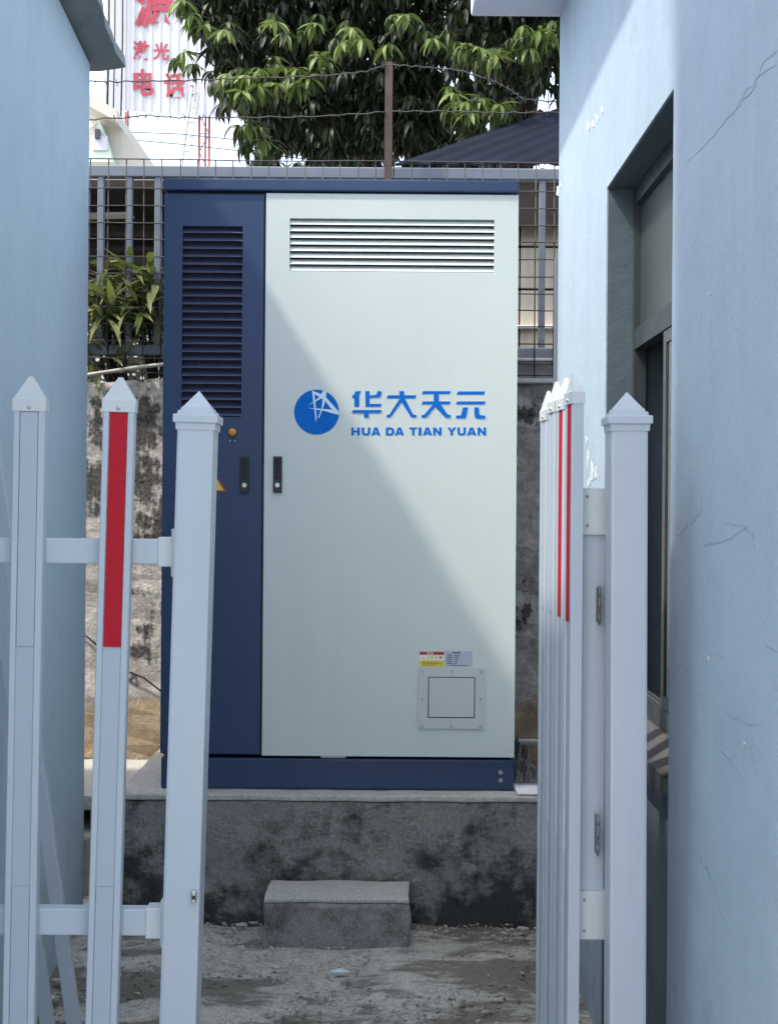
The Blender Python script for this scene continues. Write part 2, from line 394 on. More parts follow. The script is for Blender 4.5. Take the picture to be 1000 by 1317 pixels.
def text_on(name, s, mat, parent, p0, p1, Y, bold=0.02):
    """lettering fitted in the upright rectangle p0 (lower left) .. p1 (upper right) at distance Y, facing the yard"""
    me = text_mesh(s, bold)
    co = np.array([v.co[:] for v in me.vertices])
    lo, hi = co.min(0), co.max(0)
    sx = (p1.x - p0.x) / (hi[0] - lo[0]); sz = (p1.z - p0.z) / (hi[1] - lo[1])
    bm = bmesh.new(); bm.from_mesh(me); bpy.data.meshes.remove(me)
    for v in bm.verts: v.co = Vector((p0.x + (v.co.x - lo[0]) * sx, Y, p0.z + (v.co.y - lo[1]) * sz))
    ext = bmesh.ops.extrude_face_region(bm, geom=bm.faces[:])
    bmesh.ops.translate(bm, verts=[e for e in ext['geom'] if isinstance(e, bmesh.types.BMVert)], vec=(0, -0.0012, 0))
    return finish(name, bm, mat, parent)

# ------------------------------------------------------------------ the setting: ground
def ground():
    bm = bmesh.new()
    bmesh.ops.create_grid(bm, x_segments=90, y_segments=90, size=0.5)
    for v in bm.verts:
        x, y = v.co.x * 3.2, 2.6 + (v.co.y + 0.5) * 3.6
        edge = min(1, (0.5 - max(abs(v.co.x), abs(v.co.y))) * 8)
        h = 0.008 * (math.sin(x * 7.1 + y * 3) + math.sin(y * 9.3 - x * 4.2) + math.sin(x * 17 + 1.3) * 0.5 + math.sin(y * 23 + x * 11) * 0.4)
        v.co = Vector((x, y, (h - 0.004) * edge))
    o = link('ground', to_mesh(bm, 'ground', True), 'ground'); o['kind'] = 'structure'
    bm = bmesh.new(); bmesh.ops.create_grid(bm, x_segments=4, y_segments=4, size=600)
    o = link('terrain', to_mesh(bm, 'terrain'), 'soil', loc=(0, 0, -0.03)); o['kind'] = 'structure'
ground()

# ------------------------------------------------------------------ left building
LC = Vector((at(112, 600, 4.9).x, 4.9, 0)); LSL = -0.065      # far corner; wall drifts inward towards the camera
def lx(y): return LC.x + (y - LC.y) * LSL
def left_building():
    t = thing('blue_building', 'plain blue rendered building on the left with a grey eave', 'building', (lx(3.4) - 1.5, 3.4, 0))
    def prism(name, y0, y1, z0, z1, off, mat, inner=4.0):
        bm = bmesh.new(); vs = []
        for z in (z0, z1):
            for x, y in ((lx(y0) + off, y0), (lx(y1) + off, y1), (-inner, y1), (-inner, y0)):
                vs.append(bm.verts.new((x, y, z)))
        for f in ((0, 1, 2, 3), (7, 6, 5, 4), (0, 4, 5, 1), (1, 5, 6, 2), (2, 6, 7, 3), (3, 7, 4, 0)): bm.faces.new([vs[i] for i in f])
        bmesh.ops.bevel(bm, geom=bm.edges[:], offset=0.012, segments=2, affect='EDGES')
        return finish(name, bm, mat, t)
    prism('wall', 0.9, 4.9, -0.02, 3.16, 0.0, 'wall_blue_left')
    box('shadow_block', 'wall_blue_left', t, -1.36, lx(0.97) - 0.02, 1.05, 1.995, 3.16, 5.9, 0.01)  # unseen block added to cast shade on the near right wall
    box('shadow_block_cap', 'eave_grey', t, -1.40, lx(0.97) + 0.02, 1.01, 2.035, 5.903, 5.96, 0.01)
    # eave: thin cement slab along the wall with a slightly wavy edge
    bm = bmesh.new(); rows = []
    ys = np.linspace(0.86, 5.0, 50)
    for i, y in enumerate(ys):
        w = 0.105 + (0.035 if y < 3.0 else 0) + 0.006 * math.sin(y * 9) + 0.004 * math.sin(y * 23)  # unseen near stretch widened to shade the window sill
        zz = 3.163
        rows.append([bm.verts.new(p) for p in ((lx(y) - 0.5, y, zz + 0.20), (lx(y) + w, y, zz + 0.055), (lx(y) + w + 0.004, y, zz + 0.012),
                                                (lx(y) + 0.03 + 0.012 * math.sin(y * 31), y, zz - 0.004), (lx(y) - 0.5, y, zz + 0.001))])
    for a, b in zip(rows, rows[1:]):
        for k in range(5): bm.faces.new((a[k], a[(k + 1) % 5], b[(k + 1) % 5], b[k]))
    bm.faces.new(rows[0]); bm.faces.new(rows[-1][::-1])
    finish('eave', bm, 'eave_grey', t)
left_building()

# ------------------------------------------------------------------ right building with its window
WX = 0.617; WY0, WY1 = 2.90, 3.79; WZT = 2.435
def right_building():
    t = thing('blue_building', 'blue rendered building on the right with a dark recessed window', 'building', (2.0, 2.4, 0))
    bm = bmesh.new()
    bm_plate(bm, [1.5, WY0, WY1, 4.88], [-0.02, WZT, 3.55], {(1, 0)}, WX, WX + 0.24, lambda u, v, d: (d, u, v))
    bmesh.ops.bevel(bm, geom=[e for e in bm.edges if len(e.link_faces) == 2 and e.calc_face_angle(0) > 0.5], offset=0.006, segments=2, affect='EDGES')
    finish('wall', bm, 'wall_blue', t)
    # side walls, back and roof close the room
    box('end_wall', 'wall_blue', t, WX + 0.243, 3.6, 4.70, 4.875, -0.02, 3.55)
    box('end_wall', 'wall_blue', t, WX + 0.243, 3.6, 1.505, 1.68, -0.02, 3.55)
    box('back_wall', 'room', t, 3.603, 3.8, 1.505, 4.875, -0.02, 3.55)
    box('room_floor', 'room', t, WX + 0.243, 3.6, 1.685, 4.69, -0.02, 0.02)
    bm = bmesh.new(); e0 = at(605, 22, 4.90)
    bm_box(bm, e0.x, 4.2, 1.35, 4.90, e0.z + 0.002, e0.z + 0.26, 0.012, 2)
    finish('eave', bm, 'eave_white', t)
    # niche: dark painted reveals
    d = 0.075
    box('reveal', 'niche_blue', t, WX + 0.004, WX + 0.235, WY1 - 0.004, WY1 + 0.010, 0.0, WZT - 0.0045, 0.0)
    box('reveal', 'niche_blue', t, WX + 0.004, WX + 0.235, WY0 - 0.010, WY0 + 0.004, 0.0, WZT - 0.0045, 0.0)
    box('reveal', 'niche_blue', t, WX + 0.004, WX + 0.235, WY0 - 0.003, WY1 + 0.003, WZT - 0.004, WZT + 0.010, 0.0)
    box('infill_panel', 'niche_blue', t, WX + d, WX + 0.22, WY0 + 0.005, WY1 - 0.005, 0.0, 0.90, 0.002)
    # sloping sill
    bm = bmesh.new()
    bm_prism(bm, [(WX - 0.012, 0.885), (WX + 0.22, 0.905), (WX + 0.22, 0.955), (WX + d - 0.01, 0.955), (WX - 0.012, 0.915)],
             lambda x, z, y: (x, y, z), WY0 + 0.006, WY1 - 0.006)
    finish('window_sill', bm, 'sill', t)
    # frame
    w = bpy.data.objects.new('window', None)
    fx0, fx1 = WX + d, WX + d + 0.034
    a, b = WY0 + 0.006, WY1 - 0.006; z0, z1, zt = 0.957, WZT - 0.006, 1.995
    bm = bmesh.new()
    bm_plate(bm, [a, a + 0.03, b - 0.03, b], [z0, z0 + 0.05, zt - 0.028, zt + 0.028, z1 - 0.05, z1], {(1, 1), (1, 3)}, fx0, fx1, lambda u, v, dd: (dd, u, v))
    win = finish('window', bm, 'dark_frame', t)
    def sash(name, y0, y1, zz0, zz1, x, mat, gl):
        bm = bmesh.new()
        s = 0.032
        bm_plate(bm, [y0, y0 + s, y1 - s, y1], [zz0, zz0 + s, zz1 - s, zz1], {(1, 1)}, x, x + 0.012, lambda u, v, dd: (dd, u, v))
        o = finish(name, bm, mat, win)
        bm = bmesh.new(); bm_box(bm, x + 0.004, x + 0.008, y0 + s + 0.001, y1 - s - 0.001, zz0 + s + 0.001, zz1 - s - 0.001)
        finish('pane', bm, gl, win); return o
    bm = bmesh.new(); bm_box(bm, fx0 + 0.016, fx0 + 0.022, a + 0.031, b - 0.031, zt + 0.029, z1 - 0.051)
    finish('pane', bm, 'glass_frost', win)
    sash('sash', a + 0.03, a + 0.46, z0 + 0.051, zt - 0.03, fx0 + 0.003, 'sash', 'glass_dark')
    sash('sash', a + 0.10, a + 0.52, z0 + 0.051, zt - 0.03, fx0 + 0.018, 'sash', 'glass_dark')
    for k in range(2): box('track', 'sash', win, fx0 + 0.005 + k * 0.016, fx0 + 0.010 + k * 0.016, a + 0.05, b - 0.05, z0 + 0.0505, z0 + 0.058, 0.001)
    # flashing tin that hangs over the sill edge
    bm = bmesh.new()
    bm_prism(bm, [(WX - 0.014, 0.872), (WX - 0.010, 0.870), (WX - 0.008, 0.922), (WX + 0.05, 0.940), (WX + 0.05, 0.944), (WX - 0.014, 0.926)],
             lambda x, z, y: (x, y, z), WY0 + 0.01, WY0 + 0.16)
    finish('flashing', bm, 'sill', t)
    # narrow grey upright strip on the far corner
    c0 = at(718, 332, 4.88)
    box('corner_strip', 'fence_grey', t, WX - 0.012, WX + 0.02, 4.883, 4.905, 0.3, c0.z, 0.002)
    # crack and bare patches in the paint
    def on_wall(px, py):
        u = (px - 500) * CR + (py - 658.5) * SR; v = -(px - 500) * SR + (py - 658.5) * CR
        Y = WX * FOC / u
        return Y, EYE - v * Y / FOC
    def ribbon(pts, w, mat, name='crack', jit=3):
        bm = bmesh.new(); P = []
        for (x0, y0), (x1, y1) in zip(pts, pts[1:]):
            n = max(2, int(math.hypot(x1 - x0, y1 - y0) / 6))
            for k in range(n): P.append((x0 + (x1 - x0) * k / n + random.uniform(-jit, jit) * 0.5, y0 + (y1 - y0) * k / n + random.uniform(-jit, jit) * 0.5))
        P.append(pts[-1]); prev = None
        for k, (x, y) in enumerate(P):
            Y, z = on_wall(x, y); ww = w * (0.35 + random.random()) * (0.3 + 0.7 * math.sin(math.pi * (k + 0.5) / len(P)))
            cur = (bm.verts.new((WX - 0.0005, Y, z - ww)), bm.verts.new((WX - 0.0005, Y, z + ww)))
            if prev: bm.faces.new((prev[0], prev[1], cur[1], cur[0]))
            prev = cur
        ext = bmesh.ops.extrude_face_region(bm, geom=bm.faces[:])
        bmesh.ops.translate(bm, verts=[e for e in ext['geom'] if isinstance(e, bmesh.types.BMVert)], vec=(0.002, 0, 0))
        return finish(name, bm, mat, t)
    ribbon([(1000, 66), (984, 78), (970, 112), (948, 140), (925, 165), (903, 190), (882, 210)], 0.0011, 'crack', jit=4)
    ribbon([(1000, 84), (980, 92), (958, 120), (946, 141)], 0.0008, 'crack', jit=4)
    for pts in ([(905, 702), (930, 698), (962, 678)], [(930, 672), (955, 676), (968, 690), (974, 730)], [(870, 690), (900, 660), (902, 640)],
                [(968, 770), (980, 800), (985, 830), (1000, 838)], [(900, 828), (915, 840), (930, 845)], [(862, 850), (885, 862), (900, 880)],
                [(930, 915), (955, 930), (978, 934)], [(920, 960), (945, 985), (960, 1005)], [(890, 1090), (915, 1130), (930, 1180)]):
        ribbon(pts, 0.0030, 'scuff', 'scuff_mark', jit=3)
    def chip(cx, cy, rx, ry, n=9):
        bm = bmesh.new(); vs = []
        for k in range(n):
            a = 2 * math.pi * k / n; q = random.uniform(0.45, 1.15)
            Y, z = on_wall(cx + rx * q * math.cos(a), cy + ry * q * math.sin(a)); vs.append((Y, z))
        bm_prism(bm, vs, lambda y, z, d: (d, y, z), WX - 0.0015, WX + 0.001)
        finish('bare_patch', bm, 'chip', t)
    for c in ((756, 163, 2.5, 9), (762, 158, 2.2, 6), (768, 152, 2.0, 6), (774, 140, 1.8, 7), (766, 150, 1.2, 4), (717, 246, 1.8, 8), (720, 238, 1.2, 4), (912, 377, 1.6, 1.8),
              (756, 590, 1.5, 14), (761, 606, 2.2, 16), (766, 608, 1.8, 10), (754, 566, 1.2, 6), (758, 620, 3, 7), (911, 847, 1.0, 4), (957, 957, 1.0, 3)):
        chip(*c)
right_building()

# ------------------------------------------------------------------ concrete plinth and step
ZP = 0.466; YP = 4.815
def rough_block(name, mat, parent, x0, x1, y0, y1, z0, z1, jit=0.006, cut=9, bev=0.012, origin=None):
    bm = bmesh.new(); bm_box(bm, x0, x1, y0, y1, z0, z1, bev, 2)
    long = [e for e in bm.edges if e.calc_length() > 0.12]
    bmesh.ops.subdivide_edges(bm, edges=long, cuts=cut, use_grid_fill=True)
    for v in bm.verts:
        c = v.co
        c.x += jit * (math.sin(c.y * 19 + c.z * 27) + math.sin(c.z * 61 + c.y * 13) * 0.5)
        c.y += jit * (math.sin(c.x * 17 + c.z * 23 + 1) + math.sin(c.x * 47 + c.z * 11) * 0.5)
        c.z += jit * 0.6 * (math.sin(c.x * 21 + c.y * 15 + 2) + math.sin(c.x * 53) * 0.4)
    return finish(name, bm, mat, parent, origin)
t = thing('concrete_plinth', 'low stained concrete plinth carrying the electrical cabinet', 'plinth', (-0.19, 5.3, 0))
xl = at(149, 1024, YP).x
rough_block('plinth_body', 'plinth', t, xl, 0.595, YP, 5.93, -0.05, ZP - 0.022, 0.004, 14)
rough_block('plinth_cap', 'plinth_top', t, xl - 0.003, 0.598, YP - 0.006, 5.93, ZP - 0.021, ZP, 0.0025, 14, 0.006)
s0 = at(337, 1218, 4.558); s1 = at(527, 1220, 4.558)
t = thing('concrete_step', 'single concrete step block in front of the plinth', 'step', ((s0.x + s1.x) / 2, 4.68, 0))
rough_block('step_block', 'step', t, s0.x, s1.x, 4.56, YP - 0.012, -0.03, 0.146, 0.003, 10, 0.014)
rough_block('step_top', 'plinth_top', t, s0.x + 0.004, s1.x - 0.003, 4.566, YP - 0.014, 0.1465, 0.160, 0.003, 8, 0.005)

# low kerb and slab left of the plinth
t = thing('kerb_block', 'beige concrete kerb block beside the left end of the plinth', 'kerb', (-1.2, 5.4, 0))
rough_block('block', 'soil', t, -1.5, xl - 0.03, 5.10, 5.92, -0.03, 0.24, 0.004, 5)
t = thing('concrete_slab', 'thin concrete slab propped above the kerb block', 'slab', (-1.2, 5.5, 0.24))
rough_block('slab', 'plinth_top', t, -1.5, xl - 0.035, 5.16, 5.92, 0.325, 0.385, 0.003, 5)
for k, x in enumerate((-1.42, -1.13)): rough_block('prop_brick', 'step', t, x - 0.05, x + 0.05, 5.25, 5.85, 0.246, 0.324, 0.003, 3, 0.006)

# ------------------------------------------------------------------ boundary wall
YW = 5.95; ZW = at(160, 489, YW).z
def boundary_wall():
    bm = bmesh.new(); bm_box(bm, -4.5, 4.5, YW, YW + 0.18, -0.05, ZW, 0.02, 1)
    bmesh.ops.subdivide_edges(bm, edges=[e for e in bm.edges if e.calc_length() > 0.15], cuts=30, use_grid_fill=True)
    for v in bm.verts:
        c = v.co
        c.y += 0.006 * (math.sin(c.x * 9 + c.z * 13) + math.sin(c.x * 31 + c.z * 21))
        if c.z > ZW - 0.1: c.z += 0.010 * (math.sin(c.x * 11) + 0.6 * math.sin(c.x * 37 + 1))
    o = finish('boundary_wall', bm, 'mould', None)
    tag(o, 'mould-stained plaster boundary wall behind the cabinet', 'wall')
boundary_wall()
def coping():
    a = at(640, 484, YW); b = at(640, 467, YW)
    t = thing('coping', 'pale concrete coping on the wall right of the cabinet', 'coping', (0.75, YW + 0.05, ZW))
    rough_block('coping_course', 'plinth_top', t, 0.40, 2.6, YW + 0.005, YW + 0.16, ZW + 0.024, b.z - 0.002, 0.001, 6, 0.004)
    box('ledge', 'pipe_white', t, 0.40, 2.6, YW - 0.025, YW + 0.16, b.z, b.z + 0.022, 0.004)
    box('ledge', 'pipe_white', t, 0.40, 2.6, YW - 0.03, YW + 0.16, ZW, ZW + 0.022, 0.004)
coping()

# ------------------------------------------------------------------ fence on the wall: grey bar frame + wire mesh + barbed wire
YF = 6.00; YM = 5.925
def bar_fence():
    t = thing('bar_fence', 'grey steel bar fence standing on the boundary wall', 'fence', (0, YF + 0.03, ZW))
    zt0, zt1 = at(160, 227, YF).z, at(160, 212.5, YF).z
    zb0, zb1 = at(160, 456, YF).z, at(160, 443, YF).z
    box('top_rail', 'fence_grey', t, -2.6, 2.6, YF - 0.004, YF + 0.05, zt0, zt1, 0.004)
    box('bottom_rail', 'fence_grey', t, -2.6, 2.6, YF - 0.004, YF + 0.05, zb0, zb1, 0.004)
    for px in (92, 128.6, 165, 202, 240, 277, 314, 351, 388, 425, 462, 499, 536, 573, 610, 650, 697, 738):
        x = at(px, 330, YF).x
        box('bar', 'fence_grey', t, x - 0.0145, x + 0.0145, YF + 0.002, YF + 0.032, zb1 - 0.002, zt0 + 0.002, 0.003)
    for px in (60, 640, 780):
        x = at(px, 330, YF).x
        box('post', 'fence_grey', t, x - 0.025, x + 0.025, YF + 0.056, YF + 0.1, ZW - 0.015, zt1 - 0.01, 0.004)
def mesh_fence():
    t = thing('wire_mesh_fence', 'rusty welded wire mesh with barbed strands above the boundary wall', 'fence', (0, YM, ZW))
    zt = at(400, 207, YM).z; zb = at(400, 484, YM).z
    x = at(116, 330, YM).x; dx = 22.9 * YM / FOC
    k = -3
    while k < 32:
        xx = x + k * dx + random.uniform(-0.002, 0.002); lean = random.uniform(-0.004, 0.004)
        tube('upright_wire', 'wire', t, [(xx, YM, zb - 0.02), (xx + lean, YM + random.uniform(-0.004, 0.004), (zt + zb) / 2), (xx, YM, zt)], 0.0030, 5); k += 1
    x0, x1 = x - 3.2 * dx, x + 31.4 * dx
    for py in (207, 244.6, 266.5, 288.5, 310, 332, 354, 375.7, 397, 418.5, 440, 462, 481):
        z = at(400, py, YM).z
        pts = [(x0 + (x1 - x0) * i / 12, YM - 0.0055, z + random.uniform(-0.0025, 0.0025)) for i in range(13)]
        tube('cross_wire', 'wire', t, pts, 0.0030, 5)
    # rusty angle post
    a = at(500, 80, YM - 0.03); b = at(500.5, 232, YM - 0.03)
    bm = bmesh.new(); w = 0.017
    bm_prism(bm, [(-w, -0.012), (w, -0.012), (w, 0.0), (-w + 0.006, 0.0), (-w + 0.006, 0.03), (-w, 0.03)],
             lambda px, py, z: (a.x + px, YM - 0.03 + py, z), ZW - 0.02, a.z)
    finish('angle_post', bm, 'rust', t)
    post = bm
    def barbed(pts, Y):
        P = [at(px, py, Y) for px, py in pts]; F = []
        for i in range(len(P) - 1):
            for k in range(8):
                q = P[i].lerp(P[i + 1], k / 8); F.append(q + Vector((0, 0.004 * math.sin((i * 8 + k) * 1.7), 0.003 * math.sin((i * 8 + k) * 2.3))))
        F.append(P[-1])
        o = tube('barbed_strand', 'wire', t, F, 0.0032, 5)
        L = 0
        bm = bmesh.new()
        for i in range(1, len(F) - 1, 3):
            c = F[i]
            for s in (1, -1):
                d = Vector((random.uniform(-0.6, 0.6), random.uniform(-0.5, 0.5), s)).normalized() * 0.016
                bm_tube(bm, [c - d * 0.4, c + d], 0.0018, 4)
        finish('barb', bm, 'wire', o)['kind'] = 'stuff'
    yb = YM - 0.046
    barbed([(60, 105), (113, 104), (150, 105), (240, 103), (330, 100), (420, 97), (470, 92), (496, 83)], yb)
    barbed([(504, 83), (545, 86), (590, 90), (635, 104), (655, 115), (672, 127), (715, 131)], yb)
    barbed([(60, 156), (160, 151), (187, 148), (230, 151), (292, 151), (400, 150), (496, 144)], yb)
    barbed([(504, 143), (580, 143), (650, 145), (720, 144), (780, 142)], yb)
bar_fence(); mesh_fence()

# ------------------------------------------------------------------ the electrical cabinet
YC = 4.895
def cabinet():
    tl, br = at(209, 229, YC), at(662.5, 1018.5, YC)
    x0, x1 = at(207.5, 620, YC).x, at(664, 620, YC).x
    zt, zb = tl.z, ZP + 0.001
    X = lambda px, py=620: at(px, py, YC).x
    Z = lambda py, px=435: at(px, py, YC).z
    t = thing('electrical_cabinet', 'large navy and pale grey outdoor electrical cabinet on the concrete plinth', 'cabinet', ((x0 + x1) / 2, YC + 0.45, ZP))
    yb = YC + 0.93
    box('body', 'cab_navy', t, x0 + 0.004, x1 - 0.004, YC + 0.028, yb, Z(974) , zt - 0.003, 0.004)
    # roof cap with rolled front edge
    bm = bmesh.new(); bm_box(bm, x0, x1, YC - 0.012, yb + 0.01, Z(246.5), zt, 0.006, 2); finish('roof_cap', bm, 'cab_navy', t)
    bm = bmesh.new(); bm_box(bm, x0 + 0.004, x1 - 0.001, YC + 0.010, yb - 0.01, zb, Z(976.5), 0.008, 2)
    base = finish('base_skirt', bm, 'cab_navy', t)
    box('base_trim', 'cab_pale', t, X(415), X(447), YC + 0.012, YC + 0.027, Z(976), Z(972.8), 0.001)
    def disc(name, mat, parent, px, py, r, y0, y1, seg=20, bev=0.001):
        c = at(px, py, YC); bm = bmesh.new()
        bm_prism(bm, [(r * math.cos(2 * math.pi * k / seg), r * math.sin(2 * math.pi * k / seg)) for k in range(seg)], lambda a, b, d: (c.x + a, d, c.z + b), y0, y1)
        return finish(name, bm, mat, parent)
    for py in (994, 1004): disc('bolt', 'steel', base, 643.5, py, 0.009, YC + 0.003, YC + 0.011, 6)
    # navy door with louvre opening
    dx0, dx1, dz0, dz1 = x0 + 0.003, X(336.5), Z(970.5), Z(249.5, 270)
    lx0, lx1, lz0, lz1 = X(234, 412), X(311, 412), Z(536, 272), Z(290.5, 272)
    fn = lambda u, v, d: (u, d, v)
    bm = bmesh.new(); bm_plate(bm, [dx0, lx0, lx1, dx1], [dz0, lz0, lz1, dz1], {(1, 1)}, YC, YC + 0.024, fn)
    bmesh.ops.bevel(bm, geom=[e for e in bm.edges if len(e.link_faces) == 2 and e.calc_face_angle(0) > 0.5], offset=0.003, segments=2, affect='EDGES')
    door = finish('navy_door', bm, 'cab_navy', t); door['label'] = 'narrow navy door with tall louvre'
    box('louvre_back', 'cab_dark', door, lx0 - 0.01, lx1 + 0.01, YC + 0.0245, YC + 0.027, lz0 - 0.01, lz1 + 0.01, 0)
    n = 24; pitch = (lz1 - lz0) / n
    def slat(w, p, front, drop, back=0.0):
        bm = bmesh.new()
        pr = [(back, 0.0), (back - 0.0012, -0.0015), (-0.0012, -front), (0.002, -front), (0.022, drop), (0.022, drop + 0.0025), (back + 0.002, 0.0005)]
        bm_prism(bm, pr, lambda y, z, x: (x, y, z), -w / 2, w / 2)
        return to_mesh(bm, 'louvre_slat')
    me = slat(lx1 - lx0 - 0.001, pitch, 0.0042, 0.0125, 0.003); me.materials.append(M['cab_slat'])
    for k in range(n):
        link('louvre_slat', me, None, door, ((lx0 + lx1) / 2, YC + 0.0015, lz0 + 0.0085 + pitch * k))
    # pale door with vent
    ex0, ex1, ez0, ez1 = X(339.5), x1 - 0.001, Z(972.5), Z(249.5, 500)
    vx0, vx1, vz0, vz1 = X(372.5, 315), X(635, 315), Z(349.5, 504), Z(281.5, 504)
    bm = bmesh.new(); bm_plate(bm, [ex0, vx0, vx1, ex1], [ez0, vz0, vz1, ez1], {(1, 1)}, YC - 0.002, YC + 0.024, fn)
    bmesh.ops.bevel(bm, geom=[e for e in bm.edges if len(e.link_faces) == 2 and e.calc_face_angle(0) > 0.5], offset=0.003, segments=2, affect='EDGES')
    pd = finish('pale_door', bm, 'cab_pale', t); pd['label'] = 'wide pale grey door with vent and blue lettering'
    box('vent_back', 'cab_dark', pd, vx0 - 0.01, vx1 + 0.01, YC + 0.0245, YC + 0.027, vz0 - 0.01, vz1 + 0.01, 0)
    n = 8; pitch = (vz1 - vz0) / n
    me = slat(vx1 - vx0 - 0.001, pitch, 0.0150, 0.006, 0.008); me.materials.append(M['cab_pale'])
    for k in range(n):
        link('vent_slat', me, None, pd, ((vx0 + vx1) / 2, YC + 0.0005, vz0 + 0.0168 + pitch * k))
    # handles
    for px, door_, yf in ((314.5, door, YC), (357, pd, YC - 0.002)):
        h = box('handle', 'black', door_, X(px - 5.8, 610), X(px + 5.8, 610), yf - 0.010, yf - 0.0005, Z(634, px), Z(587, px), 0.003, 2)
        disc('lock', 'steel', h, px, 624, 0.0085, yf - 0.014, yf - 0.0102)
        box('grip', 'cab_dark', h, X(px - 3.6, 610), X(px + 3.6, 610), yf - 0.0125, yf - 0.0102, Z(616, px), Z(590, px), 0.001)
    lamp = disc('indicator_lamp', 'black', door, 299, 556.5, 0.0172, YC - 0.006, YC - 0.0003, 20)
    bm = bmesh.new(); bmesh.ops.create_uvsphere(bm, u_segments=16, v_segments=10, radius=0.0145); c = at(299, 556, YC)
    for v in bm.verts: v.co = Vector((v.co.x + c.x, YC - 0.007 + v.co.y * 0.7, v.co.z + c.z))
    finish('lens', bm, 'orange', lamp, smooth=True)
    for px in (296, 302): disc('screw', 'zinc', door, px, 567, 0.003, YC - 0.002, YC - 0.0003, 8)
    # warning triangle
    ap = [at(265.5, 591, YC), at(292, 632.8, YC), at(239, 632.8, YC)]
    bm = bmesh.new(); bm_prism(bm, [(p.x, p.z) for p in ap], lambda a, b, d: (a, d, b), YC - 0.0015, YC - 0.0003)
    w = finish('warning_triangle', bm, 'sticker_red', door)
    cen = sum(ap, Vector()) / 3
    bm = bmesh.new(); bm_prism(bm, [((cen + (p - cen) * 0.84).x, (cen + (p - cen) * 0.84).z) for p in ap], lambda a, b, d: (a, d, b), YC - 0.0022, YC - 0.0016)
    finish('warning_field', bm, 'sticker_yellow', w)
    bm = bmesh.new()
    bolt = [(0.002, 0.022), (0.010, 0.022), (0.003, 0.006), (0.011, 0.006), (-0.006, -0.024), (-0.001, -0.004), (-0.009, -0.004)]
    bm_prism(bm, [(cen.x + a * 0.8, cen.z + b * 0.8) for a, b in bolt], lambda a, b, d: (a, d, b), YC - 0.0029, YC - 0.0023)
    finish('lightning_bolt', bm, 'ink', w)
    # hatch
    yf = YC - 0.002
    def rect(px0, py0, px1, py1): 
        a = at((px0 + px1) / 2, py1, YC).z; b = at((px0 + px1) / 2, py0, YC).z
        return X(px0, (py0 + py1) / 2), X(px1, (py0 + py1) / 2), a, b
    ox0, ox1, oz0, oz1 = rect(537.5, 858.5, 623.3, 937); ix0, ix1, iz0, iz1 = rect(550, 870.5, 610.5, 923.5)
    bm = bmesh.new(); bm_plate(bm, [ox0, ix0 - 0.0, ix1, ox1], [oz0, iz0, iz1, oz1], {(1, 1)}, yf - 0.006, yf - 0.0005, fn)
    bmesh.ops.bevel(bm, geom=[e for e in bm.edges if len(e.link_faces) == 2 and e.calc_face_angle(0) > 0.5], offset=0.0015, segments=1, affect='EDGES')
    hp = finish('hatch_frame', bm, 'cab_hatch', pd)
    g = 0.0035
    box('hatch_cover', 'cab_hatch', hp, ix0 + g, ix1 - g, yf - 0.0055, yf - 0.0006, iz0 + g, iz1 - g, 0.001)
    box('hatch_gap', 'cab_dark', hp, ix0 - 0.001, ix1 + 0.001, yf - 0.0005, yf - 0.0002, iz0 - 0.001, iz1 + 0.001, 0)
    for px, py in ((543.3, 863.5), (580.5, 863.5), (618, 863.5), (543, 899), (617.5, 899), (542.5, 933.5), (580, 933.5), (617.3, 933.5)):
        disc('screw', 'zinc', hp, px, py, 0.0052, yf - 0.0095, yf - 0.0061, 8)
    # stickers
    def patch(name, mat, parent, px0, py0, px1, py1, d0, d1=None):
        a, b, c, d = rect(px0, py0, px1, py1); d1 = d0 - 0.0006 if d1 is None else d1
        return box(name, mat, parent, a, b, yf - d1 if d1 > 0 else d1, yf - d0, c, d, 0)
    def pt(name, mat, parent, px0, py0, px1, py1, layer):
        a, b, c, d = rect(px0, py0, px1, py1)
        bm = bmesh.new(); bm_box(bm, a, b, yf - 0.0006 * (layer + 1) - 0.0002, yf - 0.0006 * layer - 0.0003, c, d)
        return finish(name, bm, mat, parent)
    st = pt('warning_label', 'sticker_white', pd, 539, 837.8, 571.2, 857.8, 0)
    pt('red_band', 'sticker_red', st, 539.3, 838.2, 570.9, 842.2, 1)
    pt('yellow_band', 'sticker_yellow', st, 539.3, 849.5, 570.9, 857.5, 1)
    text_on('lettering', '警告', 'sticker_white', st, at(549, 841.6, YC), at(557, 838.8, YC), yf - 0.0019, 0.02)
    for k in range(5):
        cx = 544 + k * 5.6; bm = bmesh.new(); up = 1 if k < 2 else -1
        pts = [(cx - 1.9, 846 + 1.5 * up), (cx + 1.9, 846 + 1.5 * up), (cx, 846 - 1.7 * up)]
        bm_prism(bm, [(at(a, b, YC).x, at(a, b, YC).z) for a, b in pts], lambda a, b, d: (a, d, b), yf - 0.0018, yf - 0.0009)
        finish('hazard_symbol', bm, 'sticker_yellow' if k < 4 else 'ink', st)
    for k in range(3): pt('text_line', 'ink', st, 542.5, 851.2 + k * 2.0, 542.5 + (22, 25, 18)[k], 851.7 + k * 2.0, 2)
    rp = pt('rating_plate', 'sticker_silver', pd, 571.8, 837.4, 606.8, 857.3, 0)
    pt('text_line', 'ink', rp, 582, 838.6, 592, 840.2, 1)
    for k, (a, b) in enumerate(((12.5, 7), (12.5, 6), (12.0, 4), (12.5, 4), (12.5, 3))):
        pt('text_line', 'ink', rp, 574.5, 842 + k * 2.7, 574.5 + a * 0.55, 843.1 + k * 2.7, 1)
        pt('text_line', 'ink', rp, 584, 842 + k * 2.7, 584 + b, 843.0 + k * 2.7, 1)
    pt('text_line', 'ink', rp, 578, 855.6, 600, 856.4, 1)
